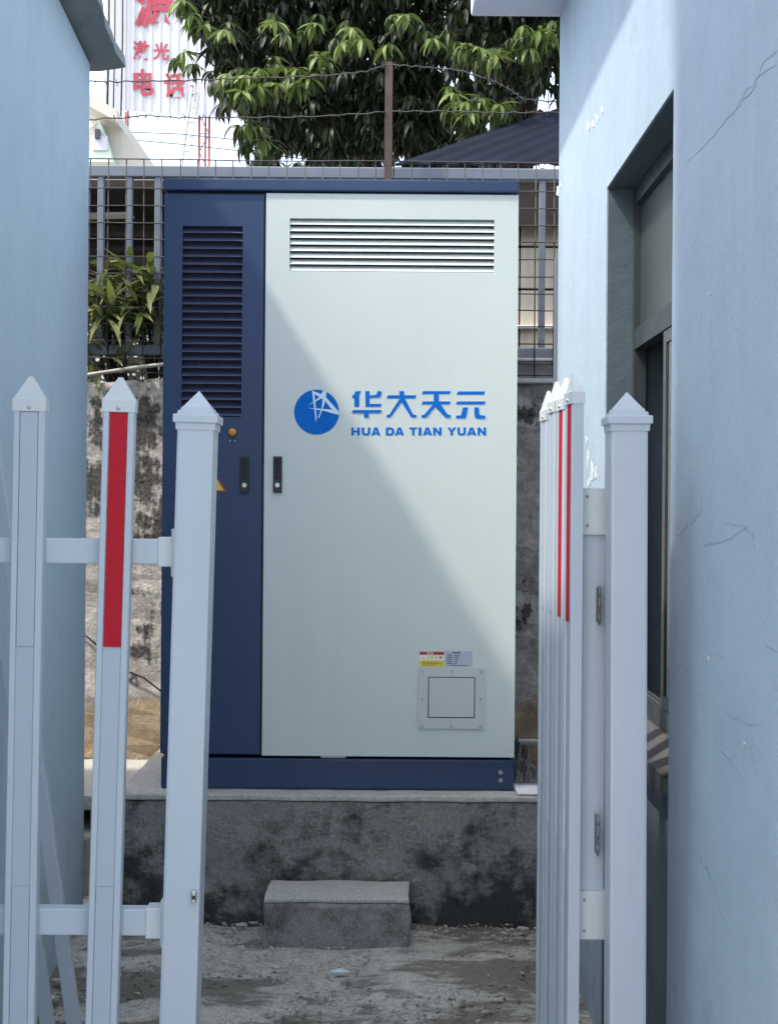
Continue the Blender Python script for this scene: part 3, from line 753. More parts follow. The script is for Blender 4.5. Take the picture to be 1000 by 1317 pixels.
    # emblem
    em = bmesh.new(); c = at(407, 530, YC); r = 28.9 * YC / FOC
    bm_prism(em, [(r * math.cos(2 * math.pi * k / 64), r * math.sin(2 * math.pi * k / 64)) for k in range(64)], lambda a, b, d: (c.x + a, d, c.z + b), yf - 0.0012, yf - 0.0003)
    em = finish('round_emblem', em, 'logo_blue', pd)
    stars = [[(388, 152), (425, 165), (464, 600), (450, 655), (440, 560)], [(572, 160), (622, 172), (606, 320), (510, 580), (482, 600), (545, 440)],
             [(822, 500), (822, 548), (600, 484), (320, 432), (600, 452), (730, 462)], [(565, 158), (608, 172), (545, 275), (335, 395), (520, 248)],
             [(395, 158), (540, 212), (625, 275), (822, 495), (822, 540), (690, 440), (600, 318), (425, 208)]]
    for k, poly in enumerate(stars):
        bm = bmesh.new(); pts = [at(370 + x * 0.08, 490 + y * 0.08, YC) for x, y in poly]
        bm_prism(bm, [(p.x, p.z) for p in pts], lambda a, b, d: (a, d, b), yf - 0.0016 - 0.0003 * k, yf - 0.0013)
        finish('star_stroke', bm, 'logo_white', em)
    chars = {
        'first_character': [[(65, 42), (100, 42), (88, 72), (88, 148), (55, 148), (55, 92), (40, 90), (42, 72), (52, 66)],
                            [(130, 42), (158, 42), (158, 128), (238, 128), (232, 148), (130, 148)],
                            [(156, 72), (205, 66), (212, 42), (238, 42), (238, 62), (228, 84), (156, 88)],
                            [(46, 170), (240, 170), (232, 190), (38, 190)], [(120, 188), (152, 188), (152, 220), (120, 220)]],
        'second_character': [[(282, 70), (474, 70), (466, 92), (274, 92)],
                             [(360, 42), (392, 42), (392, 92), (310, 205), (298, 220), (274, 220), (274, 204), (292, 200), (360, 95)],
                             [(376, 92), (400, 96), (452, 200), (474, 204), (474, 220), (440, 220), (376, 120)]],
        'third_character': [[(520, 42), (708, 42), (700, 62), (512, 62)], [(518, 112), (706, 112), (698, 132), (510, 132)],
                            [(592, 60), (626, 60), (626, 122), (548, 212), (536, 222), (510, 222), (510, 206), (530, 200), (592, 125)],
                            [(604, 120), (626, 112), (686, 200), (706, 204), (706, 222), (672, 222), (604, 150)]],
        'fourth_character': [[(755, 44), (938, 44), (932, 66), (747, 66)], [(750, 112), (942, 112), (934, 132), (742, 132)],
                             [(790, 152), (824, 152), (808, 226), (742, 226), (744, 208), (776, 206)],
                             [(866, 152), (896, 152), (900, 204), (940, 208), (940, 228), (880, 228), (868, 215)]]}
    for nm, polys in chars.items():
        bm = bmesh.new()
        for k, poly in enumerate(polys):
            pts = [at(445 + x * 0.19, 495 + y * 0.19, YC) for x, y in poly]
            bm_prism(bm, [(p.x, p.z) for p in pts], lambda a, b, d: (a, d, b), yf - 0.0010 - 0.0003 * k, yf - 0.0003)
        finish('logo_character', bm, 'logo_blue', pd)
    B = 0.29
    glyph = {'H': [[(0, 0), (B, 0), (B, 1), (0, 1)], [(1 - B, 0), (1, 0), (1, 1), (1 - B, 1)], [(B - .02, .38), (1 - B + .02, .38), (1 - B + .02, .61), (B - .02, .61)]],
             'U': [[(0, 1), (0, .34), (.08, .12), (.28, 0), (.72, 0), (.92, .12), (1, .34), (1, 1), (1 - B, 1), (1 - B, .38), (.64, .24), (.36, .24), (B, .38), (B, 1)]],
             'A': [[(0, 0), (.27, 0), (.5, .70), (.73, 0), (1, 0), (.66, 1), (.34, 1)], [(.24, .17), (.76, .17), (.70, .38), (.30, .38)]],
             'D': [[(0, 0), (B, 0), (B, 1), (0, 1)], [(B - .02, 0), (.62, 0), (.88, .12), (1, .36), (1, .64), (.88, .88), (.62, 1), (B - .02, 1), (B - .02, .77), (.56, .77), (.68, .66), (.71, .5), (.68, .34), (.56, .23), (B - .02, .23)]],
             'T': [[(0, .76), (1, .76), (1, 1), (0, 1)], [(.5 - B / 2, 0), (.5 + B / 2, 0), (.5 + B / 2, .78), (.5 - B / 2, .78)]],
             'I': [[(0.12, 0), (.88, 0), (.88, 1), (0.12, 1)]],
             'N': [[(0, 0), (B, 0), (B, .56), (1 - B, 0), (1, 0), (1, 1), (1 - B, 1), (1 - B, .44), (B, 1), (0, 1)]],
             'Y': [[(.5 - B / 2, 0), (.5 + B / 2, 0), (.5 + B / 2, .42), (1, 1), (.69, 1), (.5, .66), (.31, 1), (0, 1), (.5 - B / 2, .42)]]}
    for ch, a, b in (('H', 35, 92), ('U', 105, 163), ('A', 170, 232), ('D', 268, 325), ('A', 330, 391), ('T', 427, 479), ('I', 486, 512), ('A', 518, 581), ('N', 588, 645),
                     ('Y', 684, 743), ('U', 752, 809), ('A', 817, 880), ('N', 888, 945)):
        bm = bmesh.new()
        for k, poly in enumerate(glyph[ch]):
            pts = [at(445 + (a + (b - a) * x) * 0.19, 495 + (342 - 54 * y) * 0.19, YC) for x, y in poly]
            bm_prism(bm, [(p.x, p.z) for p in pts], lambda q, r, d: (q, d, r), yf - 0.0010 - 0.0003 * k, yf - 0.0003)
        finish('logo_letter', bm, 'logo_blue', pd)
cabinet()

# ------------------------------------------------------------------ picket fence and gate
YG = 2.70
def bm_pyramid_cap(bm, cx, cy, z, rings):
    """square rings (half width, height above z), last one an apex"""
    prev = None
    for hw, h in rings:
        if hw <= 0:
            a = bm.verts.new((cx, cy, z + h))
            for k in range(4): bm.faces.new((prev[k], prev[(k + 1) % 4], a))
            return
        cur = [bm.verts.new((cx + sx * hw, cy + sy * hw, z + h)) for sx, sy in ((-1, -1), (1, -1), (1, 1), (-1, 1))]
        if prev is None: bm.faces.new(cur[::-1])
        else:
            for k in range(4): bm.faces.new((prev[k], prev[(k + 1) % 4], cur[(k + 1) % 4], cur[k]))
        prev = cur

def make_post(name, parent, base, w, h, mat='pvc', capmat='pvc'):
    """square hollow post with a stepped pyramid cap; base = ground point"""
    bm = bmesh.new(); bm_box(bm, base.x - w / 2, base.x + w / 2, base.y - w / 2, base.y + w / 2, -0.03, h, 0.006, 2)
    p = finish(name, bm, mat, parent, (base.x, base.y, 0))
    bm = bmesh.new(); q = w / 2
    bm_pyramid_cap(bm, base.x, base.y, h - 0.016, [(q + 0.002, 0.0), (q + 0.003, 0.014), (q + 0.0065, 0.0142), (q + 0.0075, 0.016), (q + 0.0075, 0.029), (q + 0.006, 0.031),
                                                    (q + 0.0005, 0.0312), (q - 0.001, 0.039), (q - 0.005, 0.0392), (q - 0.007, 0.046), (q - 0.009, 0.0462), (0, 0.082)])
    finish('cap', bm, capmat, p)
    return p

PW, PD = 0.064, 0.024
def picket_mesh(h):
    bm = bmesh.new(); g = 0.0185
    prof = [(-PW / 2, -PD / 2 + 0.002), (-PW / 2 + 0.002, -PD / 2), (-g - 0.001, -PD / 2), (-g, -PD / 2 + 0.005), (g, -PD / 2 + 0.005), (g + 0.001, -PD / 2),
            (PW / 2 - 0.002, -PD / 2), (PW / 2, -PD / 2 + 0.002), (PW / 2, PD / 2), (-PW / 2, PD / 2)]
    bm_prism(bm, prof, lambda x, y, z: (x, y, z), 0.03, h)
    return to_mesh(bm, 'picket')
def cap_mesh(h):
    bm = bmesh.new(); prev = None
    for hx, hy, z in ((PW / 2 + 0.0015, PD / 2 + 0.0015, 0), (PW / 2 + 0.002, PD / 2 + 0.002, 0.0245), (PW / 2 - 0.0005, PD / 2 - 0.0005, 0.027), (0.004, 0.003, 0.071)):
        cur = [bm.verts.new((sx * hx, sy * hy, h + z - 0.002)) for sx, sy in ((-1, -1), (1, -1), (1, 1), (-1, 1))]
        if prev is None: bm.faces.new(cur[::-1])
        else:
            for k in range(4): bm.faces.new((prev[k], prev[(k + 1) % 4], cur[(k + 1) % 4], cur[k]))
        prev = cur
    bm.faces.new(prev)
    return to_mesh(bm, 'cap')
def strip_mesh(z0, z1, proud, w=0.0175):
    bm = bmesh.new(); bm_box(bm, -w, w, -PD / 2 + 0.0052 - proud, -PD / 2 + 0.0058, z0, z1, 0.0)
    return to_mesh(bm, 'strip')
def picket(parent, x, y, h, red, zs, rot=(0, 0, 0), z0=0.0, mesh={}):
    key = round(h, 4)
    if key not in mesh: mesh[key] = (picket_mesh(h), cap_mesh(h))
    pm, cm = mesh[key]
    p = link('picket', pm, 'pvc', parent, (x, y, z0), rot)
    c = link('cap', cm, 'pvc_bright', p, (x, y, z0))
    s = link('reflective_strip', strip_mesh(zs[0], h - 0.003, 0.0035), 'strip_red' if red else 'strip_white', p, (x, y, z0))
    if red: s['label'] = 'red reflective strip'
    link('groove_strip', strip_mesh(zs[1], zs[0] - 0.001, 0.0012), 'strip_white', p, (x, y, z0))
    link('groove_strip', strip_mesh(0.04, zs[1] - 0.001, 0.0028), 'strip_white', p, (x, y, z0))
    bm = bmesh.new(); bmesh.ops.create_uvsphere(bm, u_segments=8, v_segments=5, radius=0.004)
    bmesh.ops.translate(bm, verts=bm.verts, vec=(0, -PD / 2 - 0.002, h + 0.006))
    link('screw', to_mesh(bm, 'screw', True), 'steel', c, (x, y, z0))
    return p

def left_fence():
    t = thing('picket_fence', 'white plastic picket fence panel on the left ending in a post', 'fence', (-0.6, YG, 0))
    # post, leaning a little
    top = at(255, 540, YG); w = 47 * YG / FOC
    lean = R(1.28)
    b = Vector((top.x - top.z * math.tan(lean), YG, 0))
    p = make_post('post', t, b, w, top.z - 0.006); p.rotation_euler = (0, lean, 0)
    lt = at(250, 1152, YG - w / 2)
    # latch on the post
    bx = b.x; lz = lt.z; lxx = lt.x - lz * math.tan(lean)
    l = box('latch', 'steel', p, lxx - 0.005, lxx + 0.005, YG - w / 2 - 0.012, YG - w / 2 - 0.0005, lz - 0.012, lz + 0.012, 0.002)
    box('latch_pin', 'black', l, lxx - 0.003, lxx + 0.003, YG - w / 2 - 0.015, YG - w / 2 - 0.0125, lz - 0.004, lz + 0.004, 0.001)
    # rails run behind the pickets
    yr0, yr1 = YG + 0.002, YG + 0.036
    for (py0, py1, bx0, by0, by1, rxx) in ((692.5, 725, 203, 680, 742, 222), (1170, 1204, 187, 1157, 1218, 208)):
        z1, z0 = at(110, py0, YG).z, at(110, py1, YG).z
        xr = at(rxx, py0, YG).x
        r = box('rail', 'pvc', t, at(-130, 700, YG).x, xr, yr0, yr1, z0, z1, 0.003, 2)
        xb = at(bx0, py0, YG).x
        br = box('bracket', 'pvc_bright', r, xb, xr + 0.001, yr0 - 0.004, yr1 + 0.004, z0 - 0.005, z1 + 0.004, 0.002)
        box('bracket_flange', 'pvc_bright', r, xr - 0.002, xr + 0.0065, yr0 - 0.009, yr1 + 0.009, at(210, by1, YG).z, at(210, by0, YG).z, 0.002)
    zs = (at(100, 830, YG).z, at(30, 1135, YG).z)
    for px, red, ln, py, j in ((42, False, 0.6, 529, 1), (156, True, 1.22, 528, 0), (-72, True, 0.4, 530, 0), (-186, False, 0.3, 530, 0)):
        tp = at(px, py, YG)
        picket(t, tp.x - tp.z * math.tan(R(ln)), YG - 0.0135 - 0.001, at(100, 529, YG).z, red, zs, (0, R(ln), 0))
left_fence()

def right_post():
    top = at(805.5, 553, YG); w = 47 * YG / FOC
    t = thing('gate_post', 'white gate post with pyramid cap standing close to the blue wall', 'post', (top.x, YG, 0))
    p = make_post('post', t, Vector((top.x, YG, 0)), w, top.z + 0.012)
    p.rotation_euler = (0, R(-0.25), 0)
    p.location.x += 0.25 * math.pi / 180 * top.z
right_post()

def gate_leaf():
    Y1 = 2.795
    hx = at(777, 900, YG).x - 0.004
    t = thing('picket_gate', 'white picket gate standing open beside the right post, seen edge on', 'gate', (hx, Y1, 0))
    sx1, sx0 = 0.462, 0.406
    zt1, zt0 = at(760, 690, Y1).z, at(760, 1146, Y1).z
    parts = [box('stile', 'pvc', t, sx0 + 0.001, sx1 - 0.004, Y1 - 0.012, Y1 + 0.03, zt0 - 0.03, zt1 + 0.03, 0.003, 2)]
    for py0, py1 in ((628, 688), (1143, 1205)):
        z1, z0 = at(762, py0, Y1).z, at(762, py1, Y1).z
        r = box('rail', 'pvc', t, sx0 + 0.003, sx0 + 0.038, Y1 + 0.052, Y1 + 0.42, z0 + 0.012, z1 - 0.010, 0.003, 2)
        br = box('bracket', 'pvc_bright', r, sx0 - 0.002, sx1 - 0.001, Y1 - 0.022, Y1 + 0.05, z0, z1, 0.003, 2)
        for zz in (z0 + 0.02, z1 - 0.018):
            bm = bmesh.new(); bmesh.ops.create_uvsphere(bm, u_segments=8, v_segments=5, radius=0.0035)
            bmesh.ops.translate(bm, verts=bm.verts, vec=(sx0 + 0.01, Y1 - 0.022, zz)); finish('screw', bm, 'zinc', br, smooth=True)
    for py0, py1 in ((752, 802), (1042, 1095)):
        za, zb = at(776, py1, Y1).z, at(776, py0, Y1).z
        h = tube('hinge', 'hinge_steel', t, [(hx + 0.0015, Y1 - 0.04, za), (hx + 0.0015, Y1 - 0.04, zb)], 0.0022, 8)
        for k in range(3):
            zz = za + (zb - za) * (0.17 + 0.33 * k)
            tube('knuckle', 'hinge_steel', h, [(hx + 0.0015, Y1 - 0.04, zz - 0.008), (hx + 0.0015, Y1 - 0.04, zz + 0.008)], 0.0030, 8)
        box('hinge_leaf', 'hinge_steel', h, hx - 0.002, hx + 0.0015, Y1 - 0.036, Y1 - 0.014, za + 0.004, zb - 0.004, 0.001)
    tops = ((739.5, 476, 2.765), (728.5, 484.5, 2.895), (717, 489.5, 3.03), (706, 500, 3.17))
    H = at(739, 476, 2.765).z - 0.069
    zs = (at(731, 800, 2.765).z, at(732, 1096, 2.765).z)
    for k, (px, py, Y) in enumerate(tops):
        x = at(px, py, Y).x
        picket(t, x - 0.001, Y + 0.012, H + (0.0, -0.002, 0.003, -0.006)[k], k < 2, zs, (0, R((0.15, 0.1, 0.0, 0.1)[k]), R(-83)))
gate_leaf()

def loose_planks():
    for (dx, lab, Y) in ((0, 'white plastic plank leaning against the blue wall behind the left pickets', 3.25), (-34, 'white plank at the picture edge leaning behind the left fence', 3.35)):
        a = at(97 + dx, 1317, Y); b = at(2 + dx - 9, 700 - 90, Y)
        d = (a - b); k = a.z / (b.z - a.z)
        foot = a + (a - b) * k; foot.z = 0.0
        topp = b + (b - a) * 0.12
        foot.y -= 0.02; topp.y += 0.03
        L = (topp - foot).length; axis = (topp - foot).normalized()
        bm = bmesh.new(); bm_box(bm, -0.0165, 0.0165, -0.012, 0.012, 0, L, 0.003, 2)
        q = Vector((0, 0, 1)).rotation_difference(axis)
        o = link('loose_plank', to_mesh(bm, 'loose_plank'), 'pvc', None, foot + Vector((0, 0, 0.004)))
        o.rotation_mode = 'QUATERNION'; o.rotation_quaternion = q
        tag(o, lab, 'plank')
loose_planks()

# ------------------------------------------------------------------ small things about the wall
def oddments():
    a, b = at(112, 482, YM - 0.03), at(240, 465, YM - 0.03)
    o = tube('dry_pole', 'bamboo', None, [a - (b - a) * 0.3, a, a.lerp(b, 0.5) + Vector((0, 0, 0.004)), b, b + (b - a) * 0.5], 0.0085, 8)
    tag(o, 'pale dry pole lying along the top of the boundary wall', 'pole')
    o = tube('black_cable', 'black', None, [at(95, 805, YW - 0.02), at(125, 830, YW - 0.022), at(160, 862, YW - 0.02), at(185, 872, YW - 0.022), at(207, 889, YW - 0.02), at(235, 900, YW - 0.02)], 0.004, 6)
    tag(o, 'thin black cable running down the boundary wall behind the pickets', 'cable')
    z = ZP + 0.02
    o = tube('white_pipe', 'pipe_white', None, [(0.46, 5.86, z), (1.2, 5.86, z)], 0.012, 10)
    tag(o, 'thin white pipe at the foot of the boundary wall right of the cabinet', 'pipe')
    # foam sheet
    p0 = at(664, 1010, 4.9)
    bm = bmesh.new(); bm_box(bm, p0.x - 0.005, 0.588, 4.80 + 0.028, 4.96, ZP + 0.004, ZP + 0.012, 0.002)
    o = finish('foam_sheet', bm, 'sheet_white', None); tag(o, 'thin white sheet lying on the plinth at the cabinet right corner', 'sheet')
    # crumpled dark heap behind it
    for k, (y, h, lab) in enumerate(((5.18, 0.055, 'low grey rubble lump on the plinth just behind the white sheet'), (5.48, 0.085, 'dark crumpled sheet heaped on the plinth before the white pipe'))):
        bm = bmesh.new(); bmesh.ops.create_grid(bm, x_segments=22, y_segments=16, size=0.5)
        for v in bm.verts:
            ux, uy = v.co.x, v.co.y; f = max(0, 1 - (2 * ux) ** 4) * max(0, 1 - (2 * uy) ** 2)
            zz = h * f * (0.7 + 0.3 * math.sin(ux * 17 + k) + 0.25 * math.sin(uy * 29 + ux * 9) + 0.2 * math.sin(ux * 41 - uy * 23))
            v.co = Vector((0.535 + ux * 0.115, y + uy * 0.26, ZP + 0.0025 + max(0, zz)))
        ext = bmesh.ops.extrude_face_region(bm, geom=bm.faces[:])
        for e in ext['geom']:
            if isinstance(e, bmesh.types.BMVert): e.co.z = min(e.co.z - 0.001, ZP + 0.001)
        o = finish(('rubble_lump', 'crumpled_sheet')[k], bm, 'rubble', None); tag(o, lab, ('rubble', 'sheet')[k])
    # loose stones and grit on the yard
    bm = bmesh.new()
    for k in range(2600):
        y = random.uniform(3.3, 4.8); x = random.uniform(-1.05, 0.58)
        if s0.x - 0.02 < x < s1.x + 0.02 and y > 4.54: continue
        r = random.choice([0.003, 0.004, 0.005, 0.007]) * random.uniform(0.7, 1.3)
        b2 = bmesh.ops.create_icosphere(bm, subdivisions=1, radius=r)
        for v in b2['verts']: v.co = Vector((v.co.x * random.uniform(0.7, 1.4) + x, v.co.y * random.uniform(0.7, 1.3) + y, max(0, v.co.z * 0.6 + r * 0.3) + 0.002))
    o = finish('grit', bm, 'ground', None, (0, 4, 0)); tag(o, 'scattered grit and small stones on the concrete yard', 'gravel', kind='stuff')
    bm = bmesh.new()
    for k in range(260):
        y = random.choice([random.uniform(3.5, 4.78), random.uniform(4.62, 4.79)]); x = random.uniform(-1.0, 0.56)
        if s0.x - 0.02 < x < s1.x + 0.02 and y > 4.53: continue
        a = random.uniform(0, 6.28); L = random.uniform(0.006, 0.020); w = L * random.uniform(0.25, 0.6); z = 0.012
        d = Vector((math.cos(a), math.sin(a), 0)); n = Vector((-d.y, d.x, 0)); c = Vector((x, y, z))
        vs = [bm.verts.new(c + q) for q in (d * L, n * w + Vector((0, 0, random.uniform(0, 0.006))), -d * L, -n * w + Vector((0, 0, random.uniform(0, 0.006))))]
        bm.faces.new(vs)
    o = finish('leaf_litter', bm, 'bamboo', None, (0, 4, 0)); tag(o, 'dry leaf scraps and flakes strewn on the yard', 'litter', kind='stuff')
    spots = ((310, 1194, 'pale flat stone chip at the foot of the plinth, left of the step'), (436, 1253, 'small white stone on the ground in front of the step'),
             (355, 1248, 'small pale chip on the ground between the step and the left post'), (672, 1196, 'pale stone chip at the foot of the plinth near the gate'),
             (62, 1290, 'pale broken chip by the foot of the left blue wall'), (80, 1268, 'broken shard beside the foot of the leaning plank'))
    for k, (px, py, lab) in enumerate(spots):
        Y = EYE * FOC / (py - 658.5); p = at(px, py, Y); bm = bmesh.new()
        bmesh.ops.create_icosphere(bm, subdivisions=2, radius=0.02)
        e = random.uniform(0.8, 1.8)
        for v in bm.verts:
            q = 1 + 0.25 * math.sin(v.co.x * 200 + k) * math.sin(v.co.y * 170)
            v.co = Vector((v.co.x * e * q, v.co.y * 0.7 * q, v.co.z * 0.35 * q + 0.006)) + Vector((p.x, p.y, 0.002))
        o = finish('stone_chip', bm, 'plinth_top' if k != 1 else 'chip', None); tag(o, lab, 'stone', 'stone chips on the yard')
oddments()

# ------------------------------------------------------------------ leaves
def leaf_verts(L, W, droop, nseg=5, fold=0.35):
    """lance-shaped leaf along +x, hanging by droop; returns verts, faces"""
    vs, fs = [], []
    prof = [0.0, 0.62, 1.0, 0.86, 0.5, 0.04]
    for i in range(nseg + 1):
        s = i / nseg; w = W / 2 * prof[i]; ang = droop * s
        x = L * (math.sin(ang) / droop if droop > 1e-3 else s); z = -L * ((1 - math.cos(ang)) / droop if droop > 1e-3 else 0)
        vs += [(x, -w, z + w * fold), (x, 0, z), (x, w, z + w * fold)]
    for i in range(nseg):
        for k in (0, 1): fs.append((i * 3 + k, i * 3 + k + 1, i * 3 + k + 4, i * 3 + k + 3))
    return np.array(vs), fs

def leaf_mesh(name, L, W, droop, mat):
    v, f = leaf_verts(L, W, droop)
    me = bpy.data.meshes.new(name); me.from_pydata([tuple(p) for p in v], [], f)
    for p in me.polygons: p.use_smooth = True
    me.materials.append(M[mat]); return me

def rosette_frames(n, spread=(0.2, 1.1)):
    """rotation matrices for the leaves of one rosette (leaf along +x)"""
    out = []
    a0 = random.uniform(0, 6.28)
    for k in range(n):
        az = a0 + k * 2.4 + random.uniform(-0.3, 0.3); el = -random.uniform(*spread)
        out.append(Matrix.Rotation(az, 3, 'Z') @ Matrix.Rotation(-el, 3, 'Y') @ Matrix.Rotation(random.uniform(-0.4, 0.4), 3, 'X'))
    return out

def leaf_cloud(name, centres, parent, mat, nleaf, L, W, kind='stuff', origin=(0, 0, 0)):
    VS, FS, AG = [], [], []; base = 0
    tmpl = [leaf_verts(1, W / L, d) for d in (0.5, 0.9, 1.3)]
    o0 = np.array(origin)
    for c in centres:
        for Rm in rosette_frames(random.randint(nleaf - 3, nleaf + 2)):
            tv, tf = tmpl[random.randrange(3)]
            v = (tv * (L * random.uniform(0.6, 1.15))) @ np.array(Rm).T + np.array(c) - o0
            VS.append(v); FS.append(np.array(tf) + base); base += len(v)
            AG.append(np.full(len(v), min(1, max(0, random.gauss(0.4, 0.25)))))
    V = np.concatenate(VS); F = np.concatenate(FS); A = np.concatenate(AG)
    me = bpy.data.meshes.new(name)
    me.vertices.add(len(V)); me.vertices.foreach_set('co', V.astype(np.float32).ravel())
    me.loops.add(F.size); me.loops.foreach_set('vertex_index', F.astype(np.int32).ravel())
    me.polygons.add(len(F)); me.polygons.foreach_set('loop_start', np.arange(0, F.size, 4, dtype=np.int32)); me.polygons.foreach_set('loop_total', np.full(len(F), 4, dtype=np.int32))
    me.update(); me.validate()
    at_ = me.attributes.new('leaf_age', 'FLOAT', 'POINT'); at_.data.foreach_set('value', A.astype(np.float32))
    for p in me.polygons: p.use_smooth = True
    o = link(name, me, mat, parent, origin); o['kind'] = kind
    return o

# ------------------------------------------------------------------ mango tree behind the fence
def mango_tree():
    base = Vector((1.0, 11.0, 0))
    t = thing('mango_tree', 'big dense dark mango tree towering behind the fence', 'tree', base)
    trunk = tube('trunk', 'bark', t, [base + Vector((0, 0, -0.1)), base + Vector((0.05, 0, 1.6)), base + Vector((-0.05, 0.1, 3.2)), base + Vector((0, 0.1, 5.2))], 0.28, 12, 0.16)
    for k, (x, y, z) in enumerate(((-2.4, -1.6, 5.0), (1.8, -1.4, 5.4), (-1.6, 1.2, 6.5), (2.2, 1.3, 6.3), (0.2, -2.0, 5.6), (-0.3, 0.2, 8.2))):
        q = base + Vector((0, 0.1, 2.9 + 0.25 * k))
        tube('limb', 'bark', trunk, [q, q.lerp(base + Vector((x, y, z)), 0.5) + Vector((0, 0, 0.3)), base + Vector((x, y, z))], 0.10, 8, 0.025)
    cen = Vector((1.05, 10.7, 6.4)); rad = Vector((3.75, 3.4, 2.75))
    def inside(p):
        u = 500 + p.x * FOC / p.y; v = 658.5 - (p.z - EYE) * FOC / p.y
        return v < -30 or (u > 232 + 0.55 * max(0, v) and v < 190)
    def thin(p):
        u = 500 + p.x * FOC / p.y; v = 658.5 - (p.z - EYE) * FOC / p.y
        return 560 < u < 760 and 70 < v < 170 and random.random() < 0.72
    pts = []
    while len(pts) < 2600:
        d = Vector((random.gauss(0, 1), random.gauss(0, 1), random.gauss(0, 1))).normalized()
        r = random.random() ** 0.35
        lump = 1 + 0.10 * math.sin(d.x * 7 + d.z * 5) + 0.08 * math.sin(d.y * 9 + d.x * 4)
        p = cen + Vector((d.x * rad.x, d.y * rad.y, d.z * rad.z)) * r * lump
        if p.z < 3.55 or not inside(p): continue
        if thin(p): continue
        if d.y > 0.3 and random.random() < 0.4: continue
        pts.append(p)
    # skirt of hanging foliage that fills the picture above the fence
    n = 0
    while n < 2100:
        px = random.uniform(200, 760); Y = random.uniform(8.6, 10.6)
        lo = 195 if px < 330 else 215
        lim = 20 + (px - 190) * 1.25 if px < 340 else 210
        py = random.uniform(-60, min(lo, lim))
        p = at(px, py, Y)
        if inside(p) and not thin(p): pts.append(p)
        n += 1
    crown = leaf_cloud('crown', pts, t, 'leaf_shaded', 13, 0.150, 0.036, origin=cen)
    # sun-catching sprays with colour-lightened leaves that can be told apart
    sprays = [(236, -2, 8.15), (250, 14, 8.2), (262, 35, 8.3), (240, 66, 8.2), (296, 98, 7.9), (318, 92, 7.85), (340, 88, 7.85), (362, 84, 7.9), (384, 92, 7.9), (310, 116, 7.8), (332, 108, 7.75), (356, 106, 7.75),
              (378, 108, 7.8), (400, 98, 7.85), (318, 160, 8.0), (340, 182, 8.1), (450, 38, 7.8), (464, 46, 7.75), (440, 50, 7.8), (412, 76, 7.9), (402, 30, 8.0), (596, 58, 7.8), (618, 60, 7.75), (632, 68, 7.8),
              (584, 122, 7.75), (602, 128, 7.7), (618, 126, 7.7), (600, 142, 7.7), (640, 134, 7.8), (672, 36, 7.8), (690, 40, 7.75), (706, 38, 7.8), (680, 60, 7.85), (560, 48, 8.0), (520, 20, 8.0), (355, 30, 8.0), (290, 40, 8.1), (500, 60, 8.1)]
    meshes = [leaf_mesh('leaf', 0.140, 0.031, d, 'leaf') for d in (0.4, 0.8, 1.2)]
    cnt = 0
    stems = bmesh.new()
    for px, py, Y in sprays:
        c = at(px + random.uniform(-4, 4), py + random.uniform(-4, 4), Y)
        bm_tube(stems, [c + Vector((0.02, 0.0, 0.0)), c + Vector((0.06, 0.35, 0.10)), c + Vector((0.1, 0.9, 0.18))], 0.005, 5)
        for Rm in rosette_frames(8, (-0.15, 0.75)):
            if cnt >= 300: break
            s = random.uniform(0.7, 1.15)
            o = link('leaf', meshes[cnt % 3], None, crown, c)
            o.rotation_euler = Rm.to_euler(); o.scale = (s, s, s); cnt += 1
    extra = []
    for px, py, Y in sprays:
        for k in range(3): extra.append(at(px + random.uniform(-16, 16), py + random.uniform(-14, 16), Y + random.uniform(0.08, 0.3)))
    leaf_cloud('outer_foliage', extra, t, 'leaf_lit', 12, 0.135, 0.030, origin=cen)
    finish('twig', stems, 'bark', t, cen)
mango_tree()

def back_tree():
    base = Vector((0.9, 16.5, 0))
    t = thing('background_tree', 'dark leafy tree further behind the mango tree', 'tree', base)
    trunk = tube('trunk', 'bark', t, [base + Vector((0, 0, -0.1)), base + Vector((0.05, 0, 3.0)), base + Vector((0, 0, 6.0))], 0.25, 10, 0.1)
    cen = base + Vector((-1.0, 0, 5.6)); pts = []
    while len(pts) < 800:
        d = Vector((random.gauss(0, 1), random.gauss(0, 1), random.gauss(0, 1))).normalized()
        r = random.random() ** 0.4
        p = cen + Vector((d.x * 2.1, d.y * 1.8, d.z * 3.2)) * r * (1 + 0.12 * math.sin(d.x * 8 + d.z * 6))
        pts.append(p)
    leaf_cloud('crown', pts, t, 'leaf_shaded', 10, 0.30, 0.085, origin=cen)
back_tree()

# ------------------------------------------------------------------ strap-leaved plants behind the mesh on the left
def strap_plant(label, base, heads):
    t = thing('strap_leaf_plant', label, 'plant', base, 'strap-leaved plants behind the wire mesh')
    meshes = [leaf_mesh('leaf', 0.25, 0.034, d, 'lily') for d in (0.35, 0.7, 1.1)]
    for k, h in enumerate(heads):
        st = tube('stem', 'bark', t, [Vector((base.x + 0.02 * k, base.y, base.z)), Vector(base).lerp(h, 0.6) + Vector((0.01, 0.01, 0)), h], 0.008, 6)
        for j, Rm in enumerate(rosette_frames(13, (-0.8, 0.5))):
            s = random.uniform(0.6, 1.1)
            o = link('leaf', meshes[j % 3], None, st, h + Vector((0, 0, random.uniform(-0.05, 0.03))))
            o.rotation_euler = Rm.to_euler(); o.scale = (s, s, s)
yp = 6.075
strap_plant('strap-leaved green plant behind the mesh, close to the cabinet', Vector((-1.07, yp, ZW - 0.3)), [at(196, 360, yp), at(186, 378, yp + 0.1), at(176, 372, yp), at(204, 388, yp), at(190, 408, yp), at(182, 432, yp), at(168, 352, yp + 0.05), at(205, 420, yp), at(192, 350, YF - 0.03), at(178, 396, YF - 0.03), at(200, 372, YF - 0.03)])
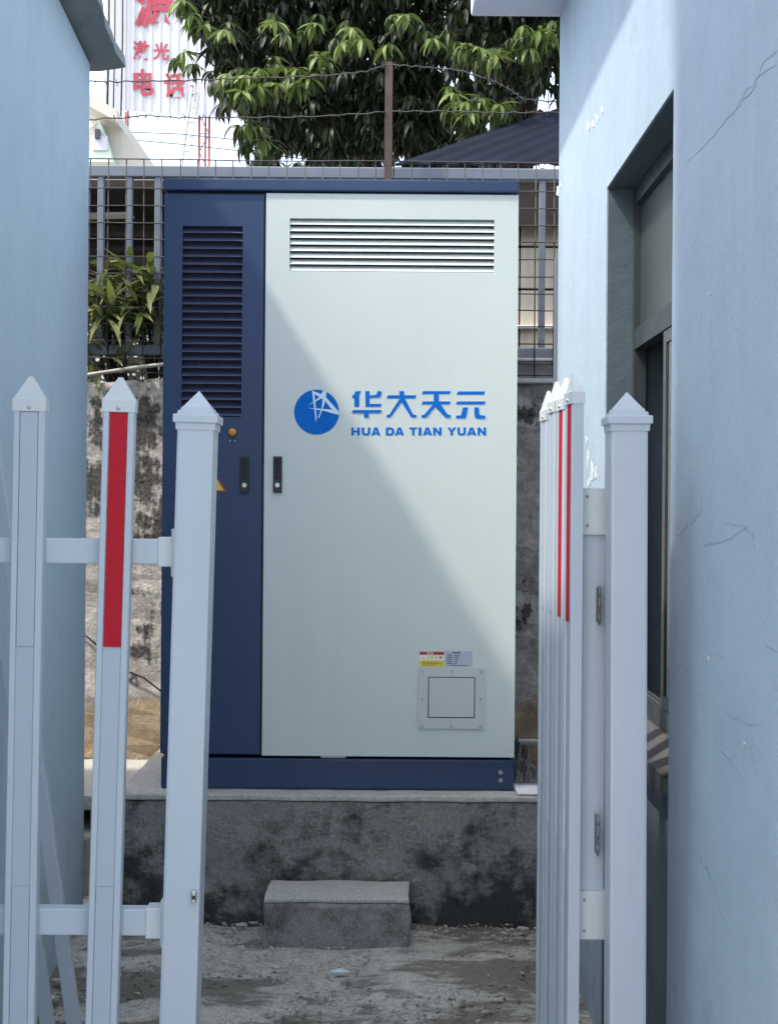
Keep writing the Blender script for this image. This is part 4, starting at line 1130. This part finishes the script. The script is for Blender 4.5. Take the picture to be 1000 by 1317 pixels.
strap_plant('strap-leaved green plant behind the mesh, close to the left blue wall', Vector((-1.27, yp, ZW - 0.3)), [at(134, 366, yp + 0.08), at(150, 380, yp), at(128, 392, yp), at(140, 430, yp - 0.02), at(150, 405, yp + 0.1), at(160, 356, yp), at(122, 420, yp), at(164, 424, yp), at(130, 346, yp + 0.1), at(126, 372, YF - 0.03), at(146, 392, YF - 0.03), at(134, 412, YF - 0.03)])
strap_plant('low strap-leaved plant sprouting over the wall edge behind the left picket', Vector((-1.2, YW + 0.1, ZW - 0.02)), [at(133, 452, YW + 0.12), at(126, 470, YW + 0.1)])

# ------------------------------------------------------------------ neighbours' sheds beyond the wall
def dark_shed():
    t = thing('timber_shed', 'dark open timber shed behind the mesh on the left', 'shed', (-1.7, 7.8, 0))
    za = at(160, 238, 7.0).z
    box('back_panel', 'dark_wood', t, -3.4, -0.35, 8.3, 8.36, 0, za - 0.08, 0.004)
    box('side_panel', 'dark_wood', t, -0.40, -0.34, 7.3, 8.29, 0, za - 0.09, 0.004)
    box('roof', 'dark_wood', t, -3.5, -0.3, 7.0, 8.45, za - 0.02, za + 0.03, 0.004)
    for k, (py0, py1, m, Y, sl) in enumerate(((240, 247, 'dark_wood', 7.9, -3), (256, 262, 'grey_wood', 7.8, 3), (273, 277, 'pipe_white', 7.35, 3), (286, 292, 'dark_wood', 7.8, 2), (302, 314, 'dark_wood', 7.9, -3),
                                              (318, 326, 'grey_wood', 7.6, 3), (330, 342, 'grey_wood', 7.5, 2))):
        a, b = at(100, py0, Y), at(225, py1, Y); rise = sl * Y / FOC
        bm = bmesh.new(); bm_box(bm, a.x, b.x if m != 'pipe_white' else at(168, 270, Y).x, Y, Y + 0.12, b.z, a.z, 0.003)
        for v in bm.verts: v.co.z += rise * (v.co.x - a.x) / (b.x - a.x)
        finish('board', bm, m, t)
    for x in (-3.0, -1.75, -0.5): box('post', 'dark_wood', t, x - 0.05, x + 0.05, 7.15, 7.25, 0, za - 0.021, 0.004)
dark_shed()
def pale_low_wall():
    a = at(118, 418, 6.9); b = at(230, 500, 6.9)
    o = rough_block('garden_wall', 'pebbledash', None, a.x - 0.8, -0.45, 6.8, 6.92, 0, a.z, 0.006, 6)
    tag(o, 'low whitewashed garden wall glimpsed through the strap leaves', 'wall')
pale_low_wall()

def blue_roof_shed():
    t = thing('blue_roof_shed', 'beige shed with a dark navy sheet roof under the mango tree', 'shed', (1.2, 7.6, 0))
    A, B = at(508, 209, 6.9), at(900, 209, 6.9); C, D = at(716, 138, 8.3), at(1000, 138, 8.3)
    bm = bmesh.new(); n = 46; top, bot = [], []
    for k in range(n + 1):
        s = k / n; e = A.lerp(B, s); f = Vector((C.x + (D.x - C.x) * s, C.y, C.z)); h = 0.005 * (1 if (k // 2) % 2 else -1)
        top.append([bm.verts.new(e.lerp(f, j / 4) + Vector((0, 0, h))) for j in range(5)])
    for a, b in zip(top, top[1:]):
        for j in range(4): bm.faces.new((a[j], b[j], b[j + 1], a[j + 1]))
    ext = bmesh.ops.extrude_face_region(bm, geom=bm.faces[:])
    bmesh.ops.translate(bm, verts=[e for e in ext['geom'] if isinstance(e, bmesh.types.BMVert)], vec=(0, 0, -0.012))
    finish('roof', bm, 'shed_blue', t)
    x0 = A.x + 0.05
    for k in range(3):
        z0, z1 = (0, 1.42, 1.97)[k], (1.415, 1.965, A.z - 0.03)[k]
    # front wall of sheet panels with dark joints
    zz = [0, at(690, 372, 7.05).z, at(690, 317, 7.05).z, A.z - 0.04]
    pw = 0.62; x = x0
    while x < x0 + 2.4:
        for j in range(3):
            box('panel', 'shed_beige', t, x + 0.004, x + pw - 0.004, 7.05, 7.075, zz[j] + 0.006, zz[j + 1] - 0.006, 0.003)
        x += pw
    box('wall_core', 'dark_wood', t, x0 + 0.01, x0 + 2.4, 7.08, 8.25, 0, A.z - 0.06, 0.003)
    for py in (420, ): 
        z = at(690, py, 7.02).z; box('batten', 'pipe_white', t, x0, x0 + 2.4, 7.02, 7.048, z - 0.008, z + 0.008, 0.002)
    box('eave_shade_board', 'dark_wood', t, x0, x0 + 2.45, 6.93, 6.95, at(690, 290, 6.93).z, A.z - 0.035, 0.003)  # dark board added to stand for the shade under the eave
blue_roof_shed()

# ------------------------------------------------------------------ far off: sign, masts, house, cables
YS = 30.0
def sign_board():
    a, b = at(157, 141, YS), at(345, 153, YS); zt = a.z + 5.0
    t = thing('sign_board', 'white corrugated rooftop sign board with red lettering', 'sign', ((a.x + b.x) / 2, YS, 0))
    bm = bmesh.new(); per = 11.3 * YS / FOC; n = int((b.x - a.x) / per); cols = []
    for k in range(n):
        x = a.x + k * per
        for dx, dy in ((0, 0.0), (0.32, 0.0), (0.45, 0.022), (0.87, 0.022), (1.0, 0.0)):
            s = (x + dx * per - a.x) / (b.x - a.x)
            cols.append([bm.verts.new((x + dx * per, YS + dy, z)) for z in (a.z + (b.z - a.z) * s, zt)])
    for p, q in zip(cols, cols[1:]):
        if (Vector(p[0].co) - Vector(q[0].co)).length > 1e-5: bm.faces.new((p[0], q[0], q[1], p[1]))
    ext = bmesh.ops.extrude_face_region(bm, geom=bm.faces[:])
    bmesh.ops.translate(bm, verts=[e for e in ext['geom'] if isinstance(e, bmesh.types.BMVert)], vec=(0, 0.03, 0))
    sh = finish('corrugated_sheet', bm, 'sign_white', t)
    e0, e1 = at(138, 148, YS), at(156, 148, YS)
    box('edge_panel', 'sign_white', t, e0.x, e1.x, YS, YS + 0.05, e0.z, zt, 0.01)
    for s, x0, y0, x1, y1 in (('激', 171, 77.5, 193, 52.5), ('光', 197, 77.5, 218, 55), ('电', 171.5, 123, 198, 89), ('话', 211, 126.5, 238, 93.5), ('源', 172, 36, 226, -24)):
        text_on('letter', s, 'sign_red', sh, at(x0, y0, YS), at(x1, y1, YS), YS - 0.03, 0.028)
    for py in (112, 122):
        c = at(247, py, YS); box('letter_dot', 'sign_red', sh, c.x - 0.035, c.x + 0.035, YS - 0.05, YS - 0.03, c.z - 0.035, c.z + 0.035, 0.005)
    def mast(xa, xb, py, Y, nm):
        z1 = at(xa, py, Y).z; p, q = at(xa, 180, Y).x, at(xb, 180, Y).x
        m = tube(nm, 'tower_red', t, [(p, Y, 0), (p, Y, z1)], 0.03, 6)
        tube('mast_leg', 'tower_red', m, [(q, Y, 0), (q, Y, z1)], 0.03, 6)
        tube('mast_leg', 'tower_red', m, [((p + q) / 2, Y + 0.2, 0), ((p + q) / 2, Y + 0.2, z1)], 0.025, 6)
        z = 7.2; k = 0
        while z < z1 - 0.4:
            tube('brace', 'tower_red', m, [((p, q)[k % 2], Y, z), ((q, p)[k % 2], Y, z + 0.42)], 0.013, 5)
            if k % 2: tube('brace', 'tower_red', m, [(p, Y, z), (q, Y, z)], 0.013, 5)
            z += 0.42; k += 1
    mast(153.5, 164, 140, YS + 0.3, 'lattice_mast'); mast(256, 269, 140, YS + 0.3, 'lattice_mast')
    # prop ladder
    l0, l1 = at(232, 222, YS - 0.4), at(247, 112, YS - 0.2); off = Vector((0.16, 0, 0.0))
    d = (l1 - l0); g0 = l0 - d * (l0.z / d.z)
    l = tube('ladder', 'zinc', t, [g0, l1], 0.03, 6); tube('ladder_rail', 'zinc', l, [g0 + off, l1 + off], 0.02, 6)
    for k in range(6): c = l0.lerp(l1, 0.08 + k * 0.17); tube('rung', 'zinc', l, [c, c + off], 0.016, 5)
    for px, w, y1 in ((139, 0.028, -80), (147, 0.016, -80), (157, 0.02, -80)):
        p = at(px - 2, 175, YS - 0.2); q = at(px + 1, y1, YS - 0.2)
        tube('guy_pole', 'wire', t, [p, p.lerp(q, 0.5) + Vector((0.02, 0, 0)), q], w, 6)
sign_board()

def far_house():
    Y = 22.0
    ap, rt, lf = at(120, 133, Y), at(196, 216, Y), at(20, 216, Y)
    t = thing('far_house', 'pale green gabled house far behind the left wall', 'house', (ap.x, Y + 2, 0))
    bm = bmesh.new()
    bm_prism(bm, [(lf.x, 0), (rt.x, 0), (rt.x, rt.z), (ap.x + 0.3, ap.z - 0.2), (lf.x, lf.z)], lambda x, z, d: (x, d, z), Y, Y + 5)
    finish('wall', bm, 'house_tan', t)
    g = [at(116, 214, Y), at(150, 214, Y), at(133, 160, Y)]
    bm = bmesh.new(); bm_prism(bm, [(p.x, p.z) for p in g] , lambda x, z, d: (x, d, z), Y - 0.3, Y - 0.01); finish('gable_panel', bm, 'house_green', t)
    bm = bmesh.new(); a, b = at(100, 118, Y), at(158, 153, Y)
    bm_prism(bm, [(a.x, a.z), (b.x, b.z), (b.x, b.z - 0.18), (a.x, a.z - 0.22)], lambda x, z, d: (x, d, z), Y - 0.5, Y + 5.2)
    finish('roof', bm, 'house_tan', t)
    c = at(133, 191, Y); box('vent', 'sign_white', t, c.x - 0.12, c.x + 0.14, Y - 0.34, Y - 0.31, c.z - 0.12, c.z + 0.12, 0.01)
    c = at(131.5, 180, Y); box('lamp', 'dark_frame', t, c.x - 0.04, c.x + 0.04, Y - 0.4, Y - 0.31, c.z - 0.08, c.z + 0.08, 0.01)
far_house()
def cables():
    for k, (pts, lab) in enumerate((([(150, 169), (230, 172), (300, 179), (420, 190)], 'upper thin power cable crossing the sky below the sign'),
                                    ([(140, 177), (230, 185), (310, 194), (420, 208)], 'lower thin power cable crossing the sky below the sign'))):
        o = tube('power_cable', 'wire', None, [at(px, py, 26) for px, py in pts], 0.010, 5); tag(o, lab, 'cable')
cables()
